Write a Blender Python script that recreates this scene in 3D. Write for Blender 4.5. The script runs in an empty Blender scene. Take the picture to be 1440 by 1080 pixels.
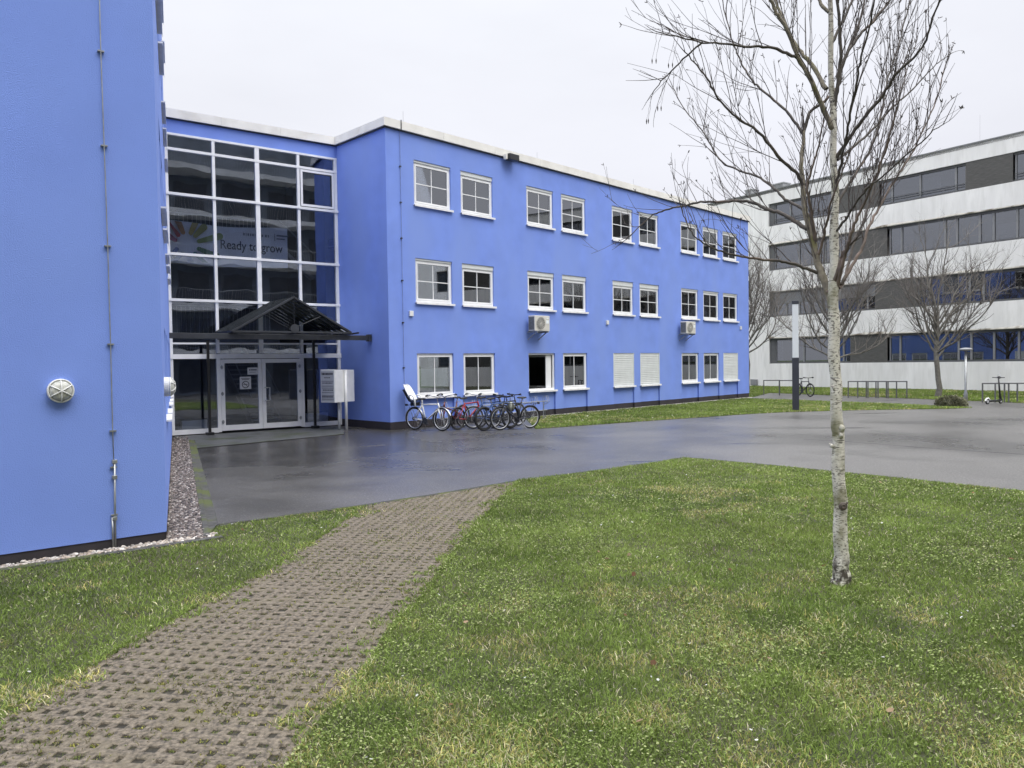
import bpy, math, random
import numpy as np
from mathutils import Vector, Matrix
R = math.radians
scn = bpy.context.scene
COL = scn.collection
random.seed(7); rng = np.random.default_rng(11)

# ------------------------------------------------------------------ camera
CH = 2.0; FPX = 1075.0; PITCH = R(-1.57); ROLL = R(-.834)
F_ = np.array([0, math.cos(PITCH), math.sin(PITCH)])
_u = np.array([0, -math.sin(PITCH), math.cos(PITCH)]); _x = np.array([1., 0, 0])
X_ = math.cos(ROLL)*_x + math.sin(ROLL)*_u
U_ = -math.sin(ROLL)*_x + math.cos(ROLL)*_u
cd = bpy.data.cameras.new('camera'); cam = bpy.data.objects.new('camera', cd); COL.objects.link(cam)
cd.sensor_width = 36; cd.lens = FPX/1440*36; cd.clip_end = 3000; cd.clip_start = .05
cam.matrix_world = Matrix(((X_[0], U_[0], -F_[0], 0), (X_[1], U_[1], -F_[1], 0), (X_[2], U_[2], -F_[2], CH), (0, 0, 0, 1)))
scn.camera = cam
scn.render.resolution_x = 1024; scn.render.resolution_y = 768
# ------------------------------------------------------------------ sky and sun (overcast)
SUN_AZ, SUN_EL = 128, 56
w = bpy.data.worlds.new('World'); scn.world = w; w.use_nodes = True
nt = w.node_tree; nt.nodes.clear(); N = nt.nodes.new; L = nt.links.new
out = N('ShaderNodeOutputWorld'); bg = N('ShaderNodeBackground'); L(bg.outputs[0], out.inputs[0])
sky = N('ShaderNodeTexSky'); sky.sky_type = 'NISHITA'; sky.sun_disc = False
sky.sun_elevation = R(SUN_EL); sky.sun_rotation = R(SUN_AZ); sky.dust_density = 4
tc = N('ShaderNodeTexCoord'); sx = N('ShaderNodeSeparateXYZ'); L(tc.outputs['Generated'], sx.inputs[0])
cr = N('ShaderNodeValToRGB'); L(sx.outputs[2], cr.inputs[0])
e = cr.color_ramp.elements
e[0].position = 0; e[0].color = (6.1, 6.1, 6.5, 1)
e[1].position = .5; e[1].color = (6.6, 6.75, 7.2, 1)
for p, c in ((.2, (6.25, 6.3, 6.8, 1)), (.62, (13, 13.2, 13.8, 1)), (.78, (25, 25.3, 26, 1)), (1, (36, 36.3, 37, 1))):
    q = e.new(p); q.color = c
nz = N('ShaderNodeTexNoise'); nz.inputs['Scale'].default_value = 2.2; nz.inputs['Detail'].default_value = 5
mp = N('ShaderNodeMapping'); mp.inputs['Scale'].default_value = (1, 1, 3); L(tc.outputs['Generated'], mp.inputs[0]); L(mp.outputs[0], nz.inputs['Vector'])
mr = N('ShaderNodeMapRange'); mr.inputs['From Min'].default_value = .3; mr.inputs['From Max'].default_value = .7
mr.inputs['To Min'].default_value = .93; mr.inputs['To Max'].default_value = 1.03; L(nz.outputs[0], mr.inputs['Value'])
mu = N('ShaderNodeMix'); mu.data_type = 'RGBA'; mu.blend_type = 'MULTIPLY'; mu.inputs['Factor'].default_value = 1
L(cr.outputs[0], mu.inputs['A']); L(mr.outputs[0], mu.inputs['B'])
mx = N('ShaderNodeMix'); mx.data_type = 'RGBA'; mx.inputs['Factor'].default_value = .96
L(sky.outputs[0], mx.inputs['A']); L(mu.outputs['Result'], mx.inputs['B']); L(mx.outputs['Result'], bg.inputs[0])
bg.inputs[1].default_value = .1
sl = bpy.data.lights.new('sun', 'SUN'); sl.energy = .8; sl.angle = R(30); sl.color = (1, .965, .92)
so = bpy.data.objects.new('sun', sl); COL.objects.link(so)
_sd = Vector((math.sin(R(SUN_AZ))*math.cos(R(SUN_EL)), math.cos(R(SUN_AZ))*math.cos(R(SUN_EL)), math.sin(R(SUN_EL))))
so.rotation_euler = _sd.to_track_quat('Z', 'Y').to_euler(); so.location = (0, 0, 40)
scn.view_settings.view_transform = 'Standard'; scn.view_settings.look = 'None'
scn.view_settings.exposure = .55; scn.view_settings.gamma = 1

# ------------------------------------------------------------------ pixel -> world helpers (photo pixels, 1440 x 1080)
def ray(a, b): return F_ + (a-720)/FPX*X_ - (b-540)/FPX*U_
def G(a, b, z=0.):
    d = ray(a, b); return np.array([0, 0, CH]) + d*(z-CH)/d[2]
def UZ(az): return np.array([math.sin(R(az)), math.cos(R(az)), 0])
class Facade:
    "vertical plane: s along azimuth az, o outwards (azimuth az+90), z up; local mesh space is (s,-o,z)"
    def __init__(f, org, az): f.o = np.array(org, float); f.d = UZ(az); f.n = UZ(az+90); f.rz = R(90-az)
    def P(f, s, o, z): return f.o + f.d*s + f.n*o + np.array([0, 0, z])
    def px(f, a, b, o=0.):
        d = ray(a, b); c = np.array([0, 0, CH]); q = f.o + f.n*o
        t = ((q-c)@f.n)/(d@f.n); p = c+d*t
        return float((p-q)@f.d), float(p[2])
    def s(f, a, b=400, o=0.): return f.px(a, b, o)[0]
# ------------------------------------------------------------------ mesh builder
class MB:
    def __init__(m): m.v = []; m.f = []; m.mi = []; m.k = 0
    def add(m, vs, fs):
        b = len(m.v); m.v += [tuple(map(float, v)) for v in vs]; m.f += [tuple(b+i for i in f) for f in fs]; m.mi += [m.k]*len(fs); return m
    def box(m, x0, x1, y0, y1, z0, z1):
        return m.add([(x0,y0,z0),(x1,y0,z0),(x1,y1,z0),(x0,y1,z0),(x0,y0,z1),(x1,y0,z1),(x1,y1,z1),(x0,y1,z1)],
                     [(0,3,2,1),(4,5,6,7),(0,1,5,4),(1,2,6,5),(2,3,7,6),(3,0,4,7)])
    def beam(m, a, b, w, h, up=(0,0,1)):
        a, b = Vector(a), Vector(b); d = (b-a).normalized(); s = d.cross(Vector(up)); s = s.normalized() if s.length > 1e-5 else Vector((1,0,0)); t = s.cross(d)
        c = [a+s*i*w/2+t*j*h/2 for i, j in ((-1,-1),(1,-1),(1,1),(-1,1))] + [b+s*i*w/2+t*j*h/2 for i, j in ((-1,-1),(1,-1),(1,1),(-1,1))]
        return m.add(c, [(0,1,2,3),(7,6,5,4),(0,4,5,1),(1,5,6,2),(2,6,7,3),(3,7,4,0)])
    def tube(m, pts, rad, n=8, caps=True, closed=False):
        P = [Vector(p) for p in pts]; k = len(P); rad = [rad]*k if isinstance(rad, (int, float)) else rad
        vs = []; ref = None
        for i in range(k):
            if closed: d = P[(i+1) % k]-P[i-1]
            else: d = P[min(i+1, k-1)]-P[max(i-1, 0)]
            d.normalize()
            if ref is None: ref = Vector((0,0,1)) if abs(d.z) < .9 else Vector((1,0,0))
            a = d.cross(ref); a.normalize(); b = a.cross(d); b.normalize(); ref = b
            for j in range(n):
                t = 2*math.pi*j/n; vs.append(P[i]+(a*math.cos(t)+b*math.sin(t))*rad[i])
        fs = []
        for i in range(k if closed else k-1):
            for j in range(n):
                i2 = (i+1) % k
                fs.append((i*n+j, i*n+(j+1) % n, i2*n+(j+1) % n, i2*n+j))
        if caps and not closed: fs += [tuple(range(n))[::-1], tuple((k-1)*n+j for j in range(n))]
        return m.add(vs, fs)
    def ring(m, c, ax, r, t, n=32, k=6):
        ax = Vector(ax).normalized(); a = ax.orthogonal().normalized(); b = ax.cross(a)
        return m.tube([Vector(c)+(a*math.cos(2*math.pi*i/n)+b*math.sin(2*math.pi*i/n))*r for i in range(n)], t, k, closed=True)
    def disc(m, c, ax, r, th, n=24):
        ax = Vector(ax).normalized()
        return m.tube([Vector(c)-ax*th/2, Vector(c)+ax*th/2], r, n)
    def lathe(m, c, ax, prof, n=24):
        ax = Vector(ax).normalized(); return m.tube([Vector(c)+ax*h for r, h in prof], [max(r, .0005) for r, h in prof], n)
    def ball(m, c, r, sc=(1,1,1), n=10, k=7):
        vs = []
        for i in range(1, k):
            for j in range(n):
                a, b = math.pi*i/k, 2*math.pi*j/n
                vs.append((c[0]+r*sc[0]*math.sin(a)*math.cos(b), c[1]+r*sc[1]*math.sin(a)*math.sin(b), c[2]+r*sc[2]*math.cos(a)))
        t = len(vs); vs += [(c[0], c[1], c[2]+r*sc[2]), (c[0], c[1], c[2]-r*sc[2])]
        fs = [(i*n+j, (i+1)*n+j, (i+1)*n+(j+1) % n, i*n+(j+1) % n) for i in range(k-2) for j in range(n)]
        fs += [(t, j, (j+1) % n) for j in range(n)] + [(t+1, (k-2)*n+(j+1) % n, (k-2)*n+j) for j in range(n)]
        return m.add(vs, fs)
    def prism(m, poly, z0, z1):
        n = len(poly)
        return m.add([(p[0], p[1], z0) for p in poly]+[(p[0], p[1], z1) for p in poly],
                     [tuple(range(n))[::-1], tuple(range(n, 2*n))]+[(i, (i+1) % n, n+(i+1) % n, n+i) for i in range(n)])
    def xzprism(m, poly, y0, y1):
        n = len(poly)
        return m.add([(p[0], y0, p[1]) for p in poly]+[(p[0], y1, p[1]) for p in poly],
                     [tuple(range(n)), tuple(range(n, 2*n))[::-1]]+[(i, n+i, n+(i+1) % n, (i+1) % n) for i in range(n)])
def wmat(o):
    m = Matrix.Translation(o.location) @ o.rotation_euler.to_matrix().to_4x4()
    return wmat(o.parent) @ m if o.parent else m
def obj(name, mb, mats, parent=None, loc=None, rz=0, space='local', smooth=False, bevel=0):
    me = bpy.data.meshes.new(name); o = bpy.data.objects.new(name, me); COL.objects.link(o)
    if loc is not None: o.location = Vector(loc)
    o.rotation_euler = (0, 0, rz)
    if parent: o.parent = parent
    vs = mb.v
    if space == 'world':
        inv = wmat(o).inverted(); vs = [inv @ Vector(v) for v in vs]
    me.from_pydata(vs, [], mb.f); 
    for mt in (mats if isinstance(mats, (list, tuple)) else [mats]): me.materials.append(mt)
    me.polygons.foreach_set('material_index', mb.mi)
    if smooth: me.polygons.foreach_set('use_smooth', [True]*len(mb.f))
    me.update()
    if bevel:
        b = o.modifiers.new('bevel', 'BEVEL'); b.width = bevel; b.segments = 2; b.limit_method = 'ANGLE'
    return o
def tag(o, label=None, cat=None, group=None, kind=None):
    for k, v in (('label', label), ('category', cat), ('group', group), ('kind', kind)):
        if v: o[k] = v
    return o
def thing(name, loc, rz=0, label=None, cat=None, group=None, parent=None):
    o = bpy.data.objects.new(name, None); COL.objects.link(o); o.location = Vector(loc); o.rotation_euler = (0, 0, rz)
    o.empty_display_size = .2
    if parent: o.parent = parent
    return tag(o, label, cat, group)
def copy_tree(o, parent=None):
    c = o.copy(); COL.objects.link(c); c.parent = parent
    for ch in [x for x in bpy.data.objects if x.parent == o]: copy_tree(ch, c)
    return c
def bigmesh(name, V, Fc, mats, mi=None, col=None, smooth=False, parent=None):
    V = np.asarray(V, np.float32); Fc = np.asarray(Fc, np.int32); n, k = Fc.shape
    me = bpy.data.meshes.new(name)
    me.vertices.add(len(V)); me.vertices.foreach_set('co', V.ravel())
    me.loops.add(n*k); me.loops.foreach_set('vertex_index', Fc.ravel())
    me.polygons.add(n); me.polygons.foreach_set('loop_start', np.arange(0, n*k, k, dtype=np.int32)); me.polygons.foreach_set('loop_total', np.full(n, k, np.int32))
    for mt in (mats if isinstance(mats, (list, tuple)) else [mats]): me.materials.append(mt)
    if mi is not None: me.polygons.foreach_set('material_index', mi)
    if smooth: me.polygons.foreach_set('use_smooth', np.ones(n, bool))
    me.update(calc_edges=True)
    if col is not None:
        a = me.color_attributes.new('tint', 'FLOAT_COLOR', 'POINT'); c4 = np.ones((len(V), 4), np.float32); c4[:, :3] = col; a.data.foreach_set('color', c4.ravel())
    o = bpy.data.objects.new(name, me); COL.objects.link(o)
    if parent: o.parent = parent
    return o
# ------------------------------------------------------------------ materials
def newmat(name):
    m = bpy.data.materials.new(name); m.use_nodes = True; nt = m.node_tree
    return m, nt, nt.nodes['Principled BSDF']
def mat(name, col, rough=.6, var=.06, scale=4., bump=0., bscale=80., metal=0., spec=.5, coat=0., stretch=(1,1,1), col2=None, c2pos=(.45,.7), detail=5, c2scale=None, c2stretch=None):
    m, nt, b = newmat(name); N = nt.nodes.new; L = nt.links.new
    tc = N('ShaderNodeTexCoord'); mp = N('ShaderNodeMapping'); mp.inputs['Scale'].default_value = stretch; L(tc.outputs['Object'], mp.inputs[0])
    nz = N('ShaderNodeTexNoise'); nz.inputs['Scale'].default_value = scale; nz.inputs['Detail'].default_value = detail; L(mp.outputs[0], nz.inputs['Vector'])
    mr = N('ShaderNodeMapRange'); mr.inputs['From Min'].default_value = .3; mr.inputs['From Max'].default_value = .7
    mr.inputs['To Min'].default_value = 1-var*1.6; mr.inputs['To Max'].default_value = 1+var*1.6; L(nz.outputs[0], mr.inputs['Value'])
    mu = N('ShaderNodeMix'); mu.data_type = 'RGBA'; mu.blend_type = 'MULTIPLY'; mu.inputs['Factor'].default_value = 1
    mu.inputs['A'].default_value = (*col, 1); L(mr.outputs[0], mu.inputs['B']); src = mu.outputs['Result']
    if col2:
        n2 = N('ShaderNodeTexNoise'); n2.inputs['Scale'].default_value = c2scale or scale*.6; n2.inputs['Detail'].default_value = 8
        m2 = N('ShaderNodeMapping'); m2.inputs['Scale'].default_value = c2stretch or stretch; m2.inputs['Location'].default_value = (3.1, 7.7, 1.3)
        L(tc.outputs['Object'], m2.inputs[0]); L(m2.outputs[0], n2.inputs['Vector'])
        r2 = N('ShaderNodeMapRange'); r2.inputs['From Min'].default_value = c2pos[0]; r2.inputs['From Max'].default_value = c2pos[1]; L(n2.outputs[0], r2.inputs['Value'])
        x2 = N('ShaderNodeMix'); x2.data_type = 'RGBA'; L(r2.outputs[0], x2.inputs['Factor']); L(src, x2.inputs['A']); x2.inputs['B'].default_value = (*col2, 1); src = x2.outputs['Result']
    L(src, b.inputs['Base Color'])
    b.inputs['Roughness'].default_value = rough; b.inputs['Metallic'].default_value = metal; b.inputs['Specular IOR Level'].default_value = spec
    b.inputs['Coat Weight'].default_value = coat
    if bump:
        nb = N('ShaderNodeTexNoise'); nb.inputs['Scale'].default_value = bscale; nb.inputs['Detail'].default_value = 3; L(mp.outputs[0], nb.inputs['Vector'])
        bp = N('ShaderNodeBump'); bp.inputs['Strength'].default_value = bump; bp.inputs['Distance'].default_value = .01; L(nb.outputs[0], bp.inputs['Height']); L(bp.outputs[0], b.inputs['Normal'])
    return m
def glassmat(name, tint=(.35,.38,.42), base=.14, rough=.0, wob=.0):
    m, nt, b = newmat(name); N = nt.nodes.new; L = nt.links.new
    tr = N('ShaderNodeBsdfTransparent'); tr.inputs[0].default_value = (*tint, 1)
    gl = N('ShaderNodeBsdfGlossy'); gl.inputs['Roughness'].default_value = rough; gl.inputs[0].default_value = (.92, .95, 1, 1)
    fr = N('ShaderNodeFresnel'); fr.inputs[0].default_value = 1.5
    ad = N('ShaderNodeMath'); ad.operation = 'ADD'; ad.use_clamp = True; ad.inputs[1].default_value = base; L(fr.outputs[0], ad.inputs[0])
    mx = N('ShaderNodeMixShader'); L(ad.outputs[0], mx.inputs[0]); L(tr.outputs[0], mx.inputs[1]); L(gl.outputs[0], mx.inputs[2])
    if wob:
        tc = N('ShaderNodeTexCoord'); nz = N('ShaderNodeTexNoise'); nz.inputs['Scale'].default_value = 1.1; nz.inputs['Detail'].default_value = 1; L(tc.outputs['Object'], nz.inputs['Vector'])
        bp = N('ShaderNodeBump'); bp.inputs['Strength'].default_value = 1; bp.inputs['Distance'].default_value = wob; L(nz.outputs[0], bp.inputs['Height']); L(bp.outputs[0], gl.inputs['Normal'])
    L(mx.outputs[0], nt.nodes['Material Output'].inputs[0]); nt.nodes.remove(b)
    return m
def attrmat(name, rough=.7, trans=.38, mult=1.0):
    m, nt, b = newmat(name); N = nt.nodes.new; L = nt.links.new
    at = N('ShaderNodeAttribute'); at.attribute_name = 'tint'; L(at.outputs['Color'], b.inputs['Base Color'])
    b.inputs['Roughness'].default_value = rough; b.inputs['Specular IOR Level'].default_value = .25
    if trans:
        t = N('ShaderNodeBsdfTranslucent'); L(at.outputs['Color'], t.inputs[0]); mx = N('ShaderNodeMixShader'); mx.inputs[0].default_value = trans
        L(b.outputs[0], mx.inputs[1]); L(t.outputs[0], mx.inputs[2]); L(mx.outputs[0], nt.nodes['Material Output'].inputs[0])
    return m
BLUE = (.180, .278, .70)
M = dict(
 blue_near=mat('blue_render_coarse', BLUE, .85, .035, .9, bump=.55, bscale=85, col2=(.19,.29,.69), c2pos=(.4,.75), c2scale=.5),
 blue=mat('blue_render', BLUE, .85, .05, 1.3, bump=.25, bscale=30, col2=(.20,.295,.67), c2pos=(.42,.72), c2scale=.8, c2stretch=(1,1,.35)),
 plinth=mat('dark_plinth', (.032,.027,.032), .7, .15, 3, bump=.2),
 white=mat('white_frame', (.80,.80,.80), .4, .03, 3), sill=mat('sill_metal', (.78,.78,.78), .35, .05, 6),
 shutter=mat('shutter_slats', (.62,.64,.63), .5, .04, 3), cream=mat('cream_fascia', (.76,.74,.69), .55, .06, 1.5, col2=(.66,.63,.57), c2pos=(.5,.8), c2scale=2),
 black=mat('black_paint', (.012,.012,.014), .4, .1, 6), dark=mat('dark_metal', (.035,.038,.045), .45, .15, 5),
 glass=glassmat('window_glass', (.80,.82,.84), .17), glass_dark=glassmat('atrium_glass', (.88,.92,1.0), .10, wob=.003),
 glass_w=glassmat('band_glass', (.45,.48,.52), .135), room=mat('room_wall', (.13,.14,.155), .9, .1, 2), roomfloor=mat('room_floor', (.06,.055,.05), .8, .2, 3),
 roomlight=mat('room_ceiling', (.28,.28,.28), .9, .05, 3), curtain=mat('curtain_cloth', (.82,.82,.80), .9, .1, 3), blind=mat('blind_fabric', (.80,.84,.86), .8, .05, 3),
 render=mat('pale_render', (.80,.795,.78), .85, .05, 1.2, bump=.3, bscale=25, stretch=(1,1,.25), col2=(.70,.695,.675), c2pos=(.45,.75), c2scale=5, c2stretch=(1,1,.16)),
 grime=mat('grime_edge', (.17,.155,.13), .9, .3, 3), wgrey=mat('grey_frame', (.10,.103,.108), .5, .06, 3), wgreyl=mat('grey_mullion', (.22,.225,.235), .45, .06, 3),
 wpanel=mat('slatted_grey_panel', (.115,.113,.108), .7, .14, 3, bump=.3, bscale=12, stretch=(1,1,9)), slab=mat('roof_sheet', (.16,.16,.16), .8, .1, 2),
 galv=mat('galvanised_steel', (.36,.37,.37), .4, .12, 9, metal=.7), pipe=mat('painted_pipe', (.17,.22,.40), .5, .1, 9),
 lens=mat('lamp_lens', (.50,.50,.46), .25, .12, 25, bump=.3, bscale=120), alu=mat('aluminium', (.55,.56,.57), .35, .05, 4, metal=.5),
 acbody=mat('ac_casing', (.58,.56,.51), .5, .05, 3), acgrille=mat('ac_grille', (.16,.16,.15), .6, .2, 20),
 rubber=mat('rubber', (.012,.012,.013), .75, .1, 8), steel=mat('steel', (.5,.5,.52), .3, .05, 5, metal=.9), satin=mat('satin_black', (.018,.018,.02), .35, .1, 5),
 red=mat('red_paint', (.34,.015,.03), .3, .05, 5, coat=.3), wpaint=mat('white_paint', (.7,.7,.68), .3, .04, 5, coat=.3), bpaint=mat('blue_paint', (.02,.07,.22), .3, .05, 5, coat=.3),
 maroon=mat('maroon_paint', (.12,.015,.02), .3, .05, 5, coat=.3), anth=mat('anthracite_paint', (.035,.038,.05), .45, .08, 2),
 diffuser=mat('opal_diffuser', (.68,.71,.72), .35, .02, 3), rack=mat('rack_steel', (.10,.10,.105), .5, .1, 6), ink=mat('print_ink', (.03,.03,.035), .6), paper=mat('printed_white', (.62,.62,.63), .6, .03, 9),
 navy=mat('navy_print', (.02,.03,.07), .6), moss=mat('bush_core', (.05,.05,.03), .9, .3, 8), daypot=mat('pot', (.45,.38,.06), .6), plant=mat('indoor_leaves', (.06,.11,.03), .6, .4, 30))

def slab_lines(name, col, rough, freq, axis='Z', depth=.012, **k):
    m = mat(name, col, rough, **k); nt = m.node_tree; N = nt.nodes.new; L = nt.links.new; b = nt.nodes['Principled BSDF']
    tc = N('ShaderNodeTexCoord'); wv = N('ShaderNodeTexWave'); wv.bands_direction = axis; wv.inputs['Scale'].default_value = freq; L(tc.outputs['Object'], wv.inputs['Vector'])
    bp = N('ShaderNodeBump'); bp.inputs['Distance'].default_value = depth; bp.inputs['Strength'].default_value = .8; L(wv.outputs['Fac'], bp.inputs['Height']); L(bp.outputs[0], b.inputs['Normal'])
    return m

# asphalt: damp, patchy gloss, pale aggregate specks
def asphalt_mat():
    m, nt, b = newmat('wet_asphalt'); N = nt.nodes.new; L = nt.links.new
    tc = N('ShaderNodeTexCoord')
    def noise(sc, det=4, st=(1,1,1), loc=(0,0,0), rotz=0):
        mp = N('ShaderNodeMapping'); mp.inputs['Scale'].default_value = st; mp.inputs['Location'].default_value = loc; mp.inputs['Rotation'].default_value = (0, 0, rotz); L(tc.outputs['Object'], mp.inputs[0])
        n = N('ShaderNodeTexNoise'); n.inputs['Scale'].default_value = sc; n.inputs['Detail'].default_value = det; L(mp.outputs[0], n.inputs['Vector']); return n.outputs[0]
    def rng_(src, a, b_, c, d):
        r = N('ShaderNodeMapRange'); r.inputs['From Min'].default_value = a; r.inputs['From Max'].default_value = b_; r.inputs['To Min'].default_value = c; r.inputs['To Max'].default_value = d; L(src, r.inputs['Value']); return r.outputs[0]
    big = noise(.22, 5, (1, 1, 1), (5, 2, 0)); wet = rng_(big, .46, .66, 0, .8)
    streak = noise(.5, 4, (.35, 1.6, 1), (0, 0, 0), R(-35)); wet2 = rng_(streak, .60, .72, 0, 1)
    dv = N('ShaderNodeVectorMath'); dv.operation = 'DISTANCE'; L(tc.outputs['Object'], dv.inputs[0]); dv.inputs[1].default_value = (-5.5, 19.5, 0)
    dn = N('ShaderNodeMath'); dn.operation = 'ADD'; L(rng_(dv.outputs['Value'], 2.5, 10, 1, 0), dn.inputs[0]); L(rng_(noise(.6, 5, (1,1,1), (8,3,0)), .3, .7, -.35, .35), dn.inputs[1]); dn.use_clamp = True
    w0 = N('ShaderNodeMath'); w0.operation = 'MAXIMUM'; L(wet, w0.inputs[0]); L(wet2, w0.inputs[1])
    ww = N('ShaderNodeMath'); ww.operation = 'MAXIMUM'; L(w0.outputs[0], ww.inputs[0]); L(dn.outputs[0], ww.inputs[1])
    fine = noise(34, 8); agg = rng_(fine, .35, .7, .45, 1.75)
    spk = N('ShaderNodeTexVoronoi'); spk.inputs['Scale'].default_value = 28; L(tc.outputs['Object'], spk.inputs['Vector'])
    sp = rng_(spk.outputs['Distance'], .20, .30, 1, 0)
    sel = noise(14, 0); sl_ = rng_(sel, .52, .56, 0, 1)
    sm = N('ShaderNodeMath'); sm.operation = 'MULTIPLY'; L(sp, sm.inputs[0]); L(sl_, sm.inputs[1])
    c1 = N('ShaderNodeMix'); c1.data_type = 'RGBA'; L(ww.outputs[0], c1.inputs['Factor']); c1.inputs['A'].default_value = (.098, .093, .088, 1); c1.inputs['B'].default_value = (.042, .040, .038, 1)
    mu = N('ShaderNodeMix'); mu.data_type = 'RGBA'; mu.blend_type = 'MULTIPLY'; mu.inputs['Factor'].default_value = 1; L(c1.outputs['Result'], mu.inputs['A']); L(agg, mu.inputs['B'])
    c2 = N('ShaderNodeMix'); c2.data_type = 'RGBA'; L(sm.outputs[0], c2.inputs['Factor']); L(mu.outputs['Result'], c2.inputs['A']); c2.inputs['B'].default_value = (.26, .255, .25, 1)
    L(c2.outputs['Result'], b.inputs['Base Color'])
    L(rng_(ww.outputs[0], 0, 1, .38, .23), b.inputs['Roughness']); b.inputs['Specular IOR Level'].default_value = .7
    bp = N('ShaderNodeBump'); bp.inputs['Distance'].default_value = .004
    L(rng_(ww.outputs[0], 0, 1, .9, .35), bp.inputs['Strength']); L(noise(90, 3), bp.inputs['Height']); L(bp.outputs[0], b.inputs['Normal'])
    return m
M['asphalt'] = asphalt_mat()
M['soil'] = mat('lawn_soil', (.045,.050,.020), .95, .35, 3, bump=.8, bscale=40, col2=(.055,.045,.028), c2pos=(.45,.7), c2scale=1.3)
M['fardirt'] = mat('distant_lawn', (.075,.105,.028), .95, .25, .6, bump=.5, bscale=8)
M['concrete'] = mat('paver_concrete', (.140,.116,.086), .85, .42, 38, bump=1.0, bscale=110, detail=8, col2=(.155,.13,.088), c2pos=(.5,.75), c2scale=3.4, c2stretch=(1,1,1))
M['edging'] = mat('edging_concrete', (.060,.058,.055), .85, .3, 12, bump=.5, col2=(.075,.09,.02), c2pos=(.48,.58), c2scale=2.2)
M['entry'] = mat('entry_paving', (.085,.088,.09), .45, .2, 4, bump=.3, bscale=60, col2=(.05,.06,.03), c2pos=(.52,.66), c2scale=1.2)
M['darkdirt'] = mat('paver_soil', (.030,.026,.018), .95, .3, 12, bump=.5)
M['grass'] = attrmat('grass_blade'); M['stone'] = attrmat('pebble', .6, 0); M['twig'] = mat('twig_bark', (.075,.060,.054), .75, .25, 9)
# ================================================================== GROUND
def pt(a, b): return tuple(G(a, b)[:2])
def sheet(name, poly, z, m, kind='structure'):
    from mathutils.geometry import tessellate_polygon
    tri = tessellate_polygon([[Vector((p[0], p[1], 0)) for p in poly]]); fs = []
    for t in tri:
        a, b, c = [Vector((poly[i][0], poly[i][1])) for i in t]; k = (b-a).cross(c-a)
        if abs(k) > 1e-9: fs.append(tuple(t) if k > 0 else tuple(t)[::-1])
    o = obj(name, MB().add([(p[0], p[1], z) for p in poly], fs), m); tag(o, kind=kind); return o
sheet('ground', [(-900,-900),(900,-900),(900,900),(-900,900)], -.016, M['fardirt'])
# facades
Dc = G(549.4, 605); FC = Facade(Dc, 43.9)
azD = 135.7
_n = ray(480.5, 597); _d = UZ(-44.3); _t = np.linalg.solve(np.array([[_n[0], -_d[0]], [_n[1], -_d[1]]]), Dc[:2])
J = np.array([_n[0]*_t[0], _n[1]*_t[0], 0]); DL = float(_t[1]); FD = Facade(J, azD)
FB = Facade(J, 53.5); Ac = G(234.6, 760.8); FS = Facade(Ac, -23.7); FA = Facade(Ac, 51.3)
Wp = G(1250, 547); FW = Facade(Wp, 145.6)
CL = 23.35
_q = np.linalg.solve(np.array([[FS.d[0], -FB.d[0]], [FS.d[1], -FB.d[1]]]), (J-Ac)[:2]); SL = float(_q[0]); BL = float(-_q[1])
gw = .43
# asphalt yard
lawn_corner = [pt(925,649), pt(945,645), pt(962,643), pt(985,644.5)]
kin = tuple(FS.P(.55, gw+.14, 0)[:2])
asph = [kin, pt(400,724), pt(500,711), pt(620,693), pt(735,674), pt(830,662)] + lawn_corner + [pt(1090,654), pt(1250,670), pt(1440,690),
       (10.5, 7.8), (14,-4), (40,-30), (80,-20), (60, 10), tuple(FW.P(30, 4.6, 0)[:2]), pt(1440,567), tuple(FW.P(-12, 4.6, 0)[:2]), tuple(FW.P(-30, 4.6, 0)[:2]), tuple(FW.P(-30, 7.2, 0)[:2]),
       pt(1052,560.5), pt(1200,566), pt(1345,572), pt(1368,573.5), pt(1330,575), pt(1200,577), pt(1100,580), pt(1052,582.5), pt(900,593), pt(753,603.5), tuple(FC.P(6.0, .02, 0)[:2]), tuple(FC.P(0, .02, 0)[:2]), tuple(FC.P(0,0,0)[:2]),
       tuple(J[:2]), tuple(FB.P(-BL, 0, 0)[:2]), tuple(FS.P(SL-1.6, gw+.12, 0)[:2])]
sheet('asphalt_yard', asph, 0, M['asphalt'])
# ---- kerbs
def strip(name, pts, wd, z0, z1, m):
    mb = MB()
    for a, b in zip(pts, pts[1:]):
        a3, b3 = Vector((a[0], a[1], (z0+z1)/2)), Vector((b[0], b[1], (z0+z1)/2)); mb.beam(a3, b3, wd, z1-z0)
    o = obj(name, mb, m, bevel=.008); tag(o, kind='structure'); return o
edge1 = [pt(300,739), pt(400,726), pt(500,713), pt(620,695), pt(735,676), pt(830,663.5)] + [pt(925,650.5), pt(945,646.5), pt(962,644.5), pt(985,646)] + [pt(1090,655.5), pt(1250,672), pt(1440,692), (10.4, 7.6)]
strip('asphalt_kerb', edge1, .06, -.05, .012, M['edging'])

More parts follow.
